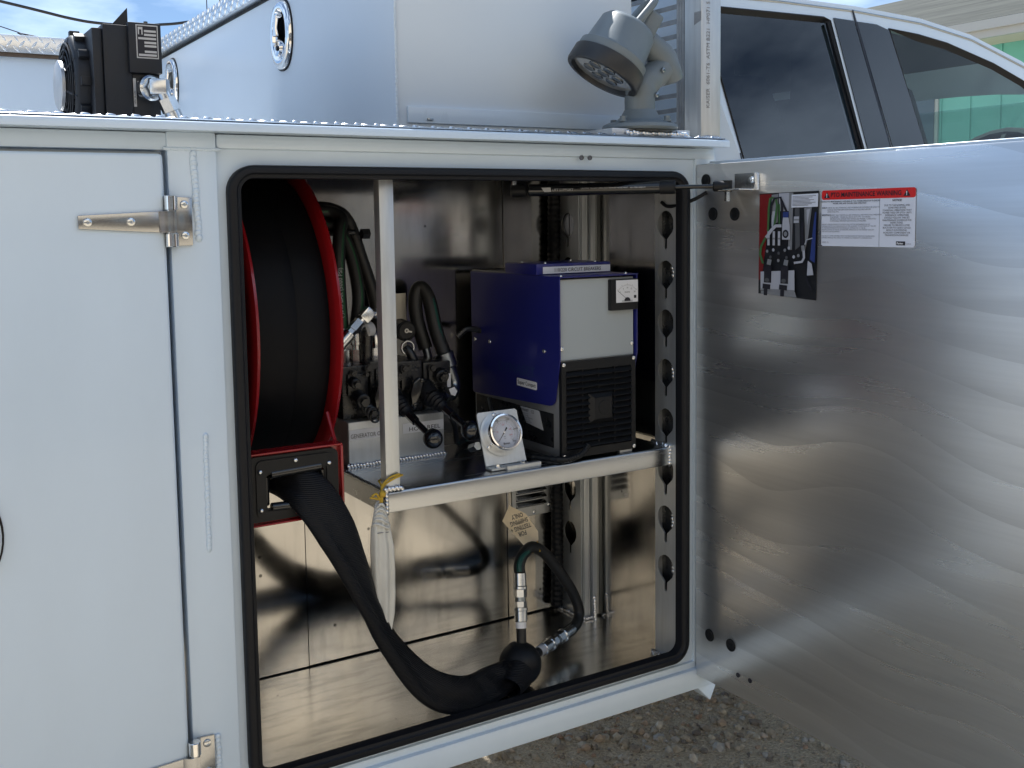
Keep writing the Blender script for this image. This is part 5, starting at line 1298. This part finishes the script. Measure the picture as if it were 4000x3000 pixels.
# breaker box
f = MB(); f.box(-.2920, -.1180, .116, .230, 1.4235, 1.4445, .0025); BB = f.build('breaker_box', 'blue_paint', GN)
f = MB(); f.box(-.2775, -.1200, .1152, .1158, 1.4255, 1.4385); f.build('label_strip', 'label_white', BB)
text('110/220 CIRCUIT BREAKERS', (-.198, .1148, 1.4287), (1, 0, 0), DZ, .0098, 'ink', BB, width=.108, align='CENTER')
for x, y in ((-.262, .132), (-.145, .132), (-.262, .215), (-.145, .215)): screw((x, y, 1.4445), (0, 0, 1), .0035, BB)
for x, y in ((-.275, .060), (-.125, .060)): screw((x, y, 1.4232), (0, 0, 1), .0035, GN)
# meter
f = MB(); f.box(-.1725, -.1080, .0420, .0533, 1.3545, 1.4135, .002); MT = f.build('meter', 'black_plastic', GN)
f = MB(); f.box(-.1615, -.1095, .0412, .0418, 1.3690, 1.4115, .0002, 1); f.build('meter_dial', 'label_white', MT)
mc = V(-.1355, .0410, 1.3745)
f = MB()
for k in range(21):
    a = R(140 - k * 5); L0, L1 = .0265, .0285 if k % 5 else .0305
    d_ = V(math.cos(a), 0, math.sin(a)); n_ = V(-math.sin(a), 0, math.cos(a)) * .00018
    f.prism([mc + d_ * L0 - n_, mc + d_ * L0 + n_, mc + d_ * L1 + n_, mc + d_ * L1 - n_], (0, -.0001, 0))
f.build('dial_ticks', 'ink', MT)
for s_, a in (('0', 140), ('5', 115), ('10', 90), ('15', 65), ('20', 40)):
    d_ = V(math.cos(R(a)), 0, math.sin(R(a))); text(s_, mc + d_ * .0225 - V(0, 0, .0015), (1, 0, 0), DZ, .0042, 'ink', MT, align='CENTER')
text('KVATS', mc + V(0, 0, .0125), (1, 0, 0), DZ, .0042, 'ink', MT, align='CENTER')
f = MB(); nd = V(math.cos(R(143)), 0, math.sin(R(143))); f.tube([mc + V(0, -.0006, 0), mc + nd * .029 + V(0, -.0006, 0)], .0003, 5); f.build('needle', 'ink', MT)
f = MB(); f.prism([mc + V(.0072 * math.cos(R(t * 15)), -.0002, .0072 * math.sin(R(t * 15)) - .003) for t in range(13)], (0, -.0006, 0)); f.build('needle_cover', 'ink', MT)
f = MB(); f.box(-.148, -.123, .0404, .0410, 1.3695, 1.3735); f.build('dial_foot', 'label_grey', MT)
f = MB(); f.box(-.1195, -.1140, .0407, .0411, 1.3765, 1.3820); f.build('class_mark', 'ink', MT)
# grille
f = MB(); f.holed(rrect(-.2845, -.1120, 1.0830, 1.2648, .003), [rrect(-.2745, -.1225, 1.0985, 1.2480, .002)], lambda x, z: (x, .0465, z), (0, .009, 0)); GR = f.build('grille', 'black_plastic', GN, 30)
f = MB(); f.box(-.2750, -.1220, .0525, .0545, 1.098, 1.249); f.build('grille_backing', 'ink', GR)
for k in range(13):
    z = 1.2415 - k * .01135
    segs = [(-.2745, -.1225)] if not (1.150 < z < 1.199) else [(-.2745, -.222), (-.169, -.1225)]
    for a, c_ in segs:
        b = MB(); b.prism([(a, .0425, z - .0030), (a, .0440, z - .0040), (a, .0525, z + .0035), (a, .0510, z + .0045)], (c_ - a, 0, 0)); b.build('grille_slat', 'black_plastic', GR)
for x in (-.2360, -.1985, -.1610):
    b = MB(); b.box(x - .0010, x + .0010, .0478, .0525, 1.0985, 1.248); b.build('grille_rib', 'black_plastic', GR)
f = MB()
o4 = [(-.2235, 1.1440), (-.1670, 1.1440), (-.1670, 1.2015), (-.2235, 1.2015)]; i4 = [(-.215, 1.1525), (-.1755, 1.1525), (-.1755, 1.193), (-.215, 1.193)]
va = [f.bm.verts.new((x, .0470, z)) for x, z in o4]; vb = [f.bm.verts.new((x, .0385, z)) for x, z in i4]
for i in range(4): f.bm.faces.new((va[i], va[(i + 1) % 4], vb[(i + 1) % 4], vb[i]))
f.bm.faces.new(vb); BO = f.build('grille_boss', 'black_plastic', GR, 20)
f = MB(); f.cyl((-.1925, .0388, 1.1735), (-.1925, .0372, 1.1735), .0138, n=28, bev=.0006); f.build('boss_disc', 'black_plastic', GR)
for p in ((-.2800, .0465, 1.2598), (-.1170, .0465, 1.2605), (-.1165, .0465, 1.0885), (-.2800, .0465, 1.0875)): screw(p, (0, -1, 0), .0042, GN)
for p in ((-.2790, .0534, 1.2890), (-.1160, .0534, 1.2885)): screw(p, (0, -1, 0), .0046, GN)
for y, z in ((.300, 1.281), (.099, 1.281), (.360, 1.281)): screw((-.2876, y, z), (-1, 0, 0), .0042, GN)
f = MB(); f.prism([(-.2882, y, z) for y, z in ((.195, 1.2195), (.128, 1.2185), (.126, 1.2165), (.126, 1.2050), (.128, 1.2032), (.195, 1.2045), (.197, 1.206), (.197, 1.218))], (.0006, 0, 0)); BG = f.build('badge', 'label_white', GN)
text('Super', (-.2884, .1935, 1.2085), (0, -1, 0), DZ, .0110, 'ink', BG, bold=.01, width=.026)
text('Compact', (-.2884, .165, 1.2082), (0, -1, 0), DZ, .0110, 'ink', BG, width=.036)
text('DYNASET', (-.2880, .268, 1.228), (0, -1, 0), DZ, .026, 'ink_green', GN, width=.135)
f = MB(); f.prism([(-.2852, .190, 1.1640), (-.2852, .122, 1.1640), (-.2852, .108, 1.128), (-.2852, .168, 1.134)], (-.0004, 0, 0)); SP = f.build('rating_label', 'label_grey', GN)
text('DYNASET', (-.2858, .186, 1.1565), (0, -1, 0), DZ, .0062, 'ink', SP, bold=.02)
text('CE', (-.2858, .150, 1.1555), (0, -1, 0), DZ, .0085, 'ink', SP)
for k in range(6): text(('TYPE  HG 12 KVA', 'SERIAL NO  4812', 'HYDRAULIC GENERATOR', 'VOLTAGE 110/220', 'FREQUENCY 60 HZ', 'POWER 12 KVA')[k], (-.2858, .184 - k * .0022, 1.1510 - k * .0037), (0, -1, 0), DZ, .0030, 'ink', SP)
f = MB(); f.box(-.279, -.262, .046, .0555, 1.0780, 1.0840, .001); f.box(-.150, -.120, .047, .0555, 1.0780, 1.0870, .001); f.build('foot_bracket', 'gen_metal', GN)
f = MB(); f.box(-.262, -.150, .0475, .0560, 1.0835, 1.0875); f.build('bottom_lip', 'grey_enamel', GN)
f = MB(); f.tube(smooth_path([(-.285, .34, 1.30), (-.315, .345, 1.305), (-.335, .35, 1.29)], 4), .006, 8); f.build('rear_pipe', 'black_paint', GN)
f = MB(); f.tube(smooth_path([(-.292, .30, 1.165), (-.302, .27, 1.14), (-.300, .24, 1.105), (-.292, .22, 1.09)], 5), .004, 8); f.build('feed_line', 'steel_dark', GN)

# black conduit beside the generator
CD = MB()
cp = smooth_path([(-.345, .125, 1.0855), (-.318, .085, 1.0850), (-.292, .040, 1.0855), (-.268, .034, 1.0870), (-.245, .034, 1.0935), (-.230, .039, 1.1060)], 8)
CD.tube([p for p in cp], [.0062 if i % 2 else .0050 for i in range(len(cp))], 10)
tag(CD.build('wire_conduit', 'black_plastic', None, 20), 'short black corrugated wire conduit lying at the foot of the generator', 'conduit')
CD = MB(); cp = [V(-.068 + .003 * math.sin(i * .05), .393, .650 + i * .006) for i in range(166)]
CD.tube(cp, [.0145 if i % 2 else .0128 for i in range(len(cp))], 14)
tag(CD.build('wire_conduit', 'black_plastic', None, 20), 'thick black corrugated conduit running up the back wall', 'conduit')

# ------------------------------------------------------------------ pressure gauge
PG = thing('pressure_gauge', 'round liquid filled pressure gauge on a tilted metal bracket on the shelf', 'pressure gauge', (-.388, .08, 1.078))
pu = V(0, .036, .100).normalized(); pn_ = V(0, -pu.z, pu.y); pr_ = V(1, 0, 0); po = V(-.388, .0755, 1.084)
def gp(a, b_, h=0): return po + pr_ * a + pu * b_ + pn_ * h
f = MB(); f.prism([gp(a, b_) for a, b_ in ((-.0435, 0), (.0435, 0), (.0435, .0955), (.0395, .0995), (-.0395, .0995), (-.0435, .0955))], -pn_ * .003, .0006, 1)
f.box(-.4315, -.3445, .0560, .0780, 1.0790, 1.0830, .001); f.box(-.4030, -.3300, .0480, .0565, 1.0775, 1.0860, .001); f.build('bracket', 'alu_plain', PG)
for x in (-.412, -.357): hexbolt((x, .0665, 1.083), (0, 0, 1), .005, .005, PG)
gc = gp(-.003, .0555)
f = MB(); f.lathe([(0, .0005), (.0405, .0005), (.0410, .002), (.0330, .003), (0, .003)], gc, pn_, 48); f.build('flange', 'alu_plain', PG, 30)
for a in (100, 218, 338, 25):
    screw(gc + (pr_ * math.cos(R(a)) + pu * math.sin(R(a))) * .0368 + pn_ * .0028, pn_, .0042, PG)
f = MB(); f.lathe([(.0325, .002), (.0335, .016), (.0345, .022), (.0330, .0265), (.0300, .0270), (.0282, .0240), (.0275, .0190)], gc, pn_, 48); f.build('bezel', 'chrome', PG, 50)
f = MB(); f.lathe([(0, .0170), (.0282, .0170)], gc, pn_, 40); DL = f.build('dial', 'decal_white', PG, 0)
dc = gc + pn_ * .0174
def polar(a, r): return dc + (pr_ * math.cos(R(a)) + pu * math.sin(R(a))) * r
f = MB()
for k in range(41):
    a = 225 - k * 6.75; big = k % 8 == 0
    d_ = (polar(a, 1) - dc); n_ = (polar(a + 90, 1) - dc) * (.0003 if big else .00016)
    r0, r1 = (.0195, .0232) if big else (.0210, .0232)
    f.prism([dc + d_ * r0 - n_, dc + d_ * r0 + n_, dc + d_ * r1 + n_, dc + d_ * r1 - n_], pn_ * .0001)
f.build('scale_ticks', 'ink', DL)
f = MB()
for k in range(21):
    a = 225 - k * 13.5; d_ = (polar(a, 1) - dc); n_ = (polar(a + 90, 1) - dc) * .00022
    f.prism([dc + d_ * .0165 - n_, dc + d_ * .0165 + n_, dc + d_ * .0182 + n_, dc + d_ * .0182 - n_], pn_ * .0001)
f.build('inner_ticks', 'ink_red', DL)
for s_, k in (('0', 0), ('500', 1), ('1000', 2), ('1500', 3), ('2000', 4), ('3000', 5)):
    text(s_, polar(225 - k * 54, .0252) - pu * .0014, pr_, pu, .0040, 'ink', DL, align='CENTER')
for s_, k in (('50', 1), ('100', 2.5), ('150', 3.8), ('200', 4.6)): text(s_, polar(225 - k * 54, .0140) - pu * .0014, pr_, pu, .0038, 'ink_red', DL, align='CENTER')
text('bar\npsi', dc - pu * .0085, pr_, pu, .0034, 'ink_grey', DL, align='CENTER')
text('Bovon', dc - pu * .0222 + pr_ * .001, pr_, pu, .0052, 'ink', DL, align='CENTER', bold=.02)
f = MB(); na = polar(228, 1) - dc; nn = polar(318, 1) - dc
f.prism([dc + na * .0225, dc - na * .004 + nn * .0009, dc - na * .0105 + nn * .0016, dc - na * .0115, dc - na * .0105 - nn * .0016, dc - na * .004 - nn * .0009], pn_ * .0006); f.build('needle', 'ink', DL)
f = MB(); f.cyl(dc, dc + pn_ * .0014, .0018, n=14); f.build('needle_hub', 'chrome', DL)
f = MB(); f.lathe([(0, .0245), (.0290, .0240)], gc, pn_, 40); f.build('dial_glass', 'glass_dial', PG, 0)
f = MB(); f.cyl(gp(-.05, .040, -.004), gp(-.05, .040, -.030), .008, n=6); f.cyl(gp(0, .055, -.002), gp(0, .055, -.04), .014, n=16); f.build('rear_port', 'steel_dark', PG)

# ------------------------------------------------------------------ buildings and wires
GB = thing('green_building', 'green sided building with olive shingle roof behind the cab', 'building', (10.5, 6, 0))
f = MB(); f.box(7.6, 13.4, -3, 16, 0, 3.06); WLL = f.build('wall', 'teal_siding', GB)
for k in range(61):
    y = -3 + k * .3111
    b = MB(); b.box(7.588, 7.5995, y - .012, y + .012, 0, 3.055); b.build('siding_batten', 'teal_siding', WLL)
f = MB(); f.prism([(7.02, -3.4, 3.17), (10.5, -3.4, 4.30), (13.98, -3.4, 3.17), (13.98, -3.4, 3.11), (10.5, -3.4, 4.24), (7.02, -3.4, 3.11)], (0, 19.8, 0)); RF = f.build('roof', 'roof_shingle', GB)
sl = V(3.48, 0, 1.13).normalized(); sn = V(-sl.z, 0, sl.x)
for k in range(20):
    p = V(7.0, 0, 3.166) + sl * (k * .18)
    b = MB(); b.obox(p + V(0, 6.5, 0) + sl * .10 + sn * .010, sl, (0, 1, 0), sn, .105, 9.9, .005); b.build('shingle_course', 'roof_shingle', RF)
f = MB(); f.box(6.97, 7.015, -3.4, 16.4, 3.02, 3.165); f.box(6.93, 6.968, -3.4, 16.4, 3.085, 3.165); f.build('fascia', 'teal_trim', GB)
f = MB(); f.box(7.016, 7.598, -3.4, 16.4, 3.055, 3.075); f.build('soffit', 'soffit', GB)
f = MB(); f.box(7.570, 7.598, 5.10, 5.98, .0, 2.76); WF = f.build('door', 'teal_trim', GB)
f = MB(); f.box(7.562, 7.569, 5.14, 5.94, .05, 2.72); f.build('door_pane', 'window_grey', WF)

WS = thing('tan_workshop', 'long tan workshop behind the viewer, its dark base added to darken reflections', 'building', (-2, -12, 0))
f = MB(); f.box(-16, 3, -16, -8, 2.8, 6.2); WW = f.build('wall', 'workshop_wall', WS)
f = MB(); f.box(-15.98, 2.98, -15.98, -8.02, 0, 2.8); f.build('reflected_dark_band', 'reflected_band_brown', WS)  # dark lower band added so level reflections in the metal turn dark
f = MB(); f.prism([(-16.4, -7.8, 6.15), (-16.4, -12, 7.3), (-16.4, -16.2, 6.15), (-16.4, -16.2, 6.25), (-16.4, -12, 7.4), (-16.4, -7.8, 6.25)], (19.8, 0, 0)); f.build('roof', 'workshop_roof', WS)
for x in (-12, -6.5):
    b = MB(); b.box(x - 1.6, x + 1.6, -8.018, -7.96, 0, 2.7); dd_ = b.build('roller_door', 'workshop_roof', WS)
    for k in range(6):
        c_ = MB(); c_.box(x - 1.58, x + 1.58, -7.96, -7.945, .05 + k * .43, .45 + k * .43); c_.build('door_slat', 'workshop_roof', dd_)
for x in (-2.5, .8):
    b = MB(); b.box(x - .7, x + .7, -8.018, -7.97, 1.2, 2.4); w_ = b.build('window', 'teal_trim', WS)
    c_ = MB(); c_.box(x - .62, x + .62, -7.97, -7.96, 1.28, 2.32); c_.build('pane', 'window_grey', w_)

DB = thing('added_barn', 'unseen dark brown barn added behind the viewer to darken reflections', 'building', (14, -12, 0))  # out of view, added to darken what the metal reflects and cut bounce
f = MB(); f.box(5, 24, -16, -9.5, 0, 2.2); BW = f.build('wall', 'added_barn_wall', DB)
f = MB(); f.prism([(4.6, -9.1, 2.15), (4.6, -12.75, 2.9), (4.6, -16.4, 2.15), (4.6, -16.4, 2.25), (4.6, -12.75, 3.0), (4.6, -9.1, 2.25)], (19.8, 0, 0)); f.build('roof', 'workshop_roof', DB)
f = MB(); f.box(8, 11, -9.498, -9.44, 0, 2.0); f.build('sliding_door', 'pole_wood', DB)

UP = thing('utility_pole', 'brown wooden utility pole far behind the tool box', 'pole', (6.75, 25, 0))
f = MB(); f.cyl((6.75, 25, 0), (6.75, 25, 9.2), .19, .13, 14); f.build('pole', 'pole_wood', UP)
f = MB(); f.box(5.7, 7.8, 24.86, 24.98, 8.5, 8.66); f.build('crossarm', 'pole_wood', UP)
def wire(pts, r, label):
    b = MB(); b.tube(smooth_path(pts, 10), r, 6); tag(b.build('power_line', 'wire_black'), label, 'wire', 'overhead wires')
wire([(-14, 25, 9.0), (-4, 25, 7.45), (1.67, 25, 6.52), (3.11, 25, 6.27), (3.81, 25, 6.21), (4.6, 25, 6.22), (5.13, 25, 6.29), (5.63, 25, 6.37), (6.6, 25, 6.6)], .035, 'thick twisted overhead wire sagging across the sky at the upper left')
wire([(-8, 24.6, 8.6), (1.64, 25, 5.97), (2.2, 25, 5.83), (6.6, 25, 5.2)], .012, 'thin overhead wire dropping behind the far tread plate')
wire([(6.29, 25, 12), (6.29, 25, 6.98), (6.285, 25, 6.64), (6.35, 25, 5.5), (6.58, 25, 4.9)], .012, 'thin drop wire hanging beside the utility pole')

# ------------------------------------------------------------------ lettering to plain meshes
bpy.context.view_layer.update()
dg = bpy.context.evaluated_depsgraph_get()
for o in [o for o in sc.objects if o.type == 'FONT']:
    me = bpy.data.meshes.new_from_object(o.evaluated_get(dg))
    p, mb, cu, nm = o.parent, o.matrix_basis.copy(), o.data, o.name
    pi = o.matrix_parent_inverse.copy()
    me.name = 'lettering'
    bpy.data.objects.remove(o); bpy.data.curves.remove(cu)
    q = bpy.data.objects.new('lettering', me); col.objects.link(q)
    q.parent = p; q.matrix_parent_inverse = pi; q.matrix_basis = mb
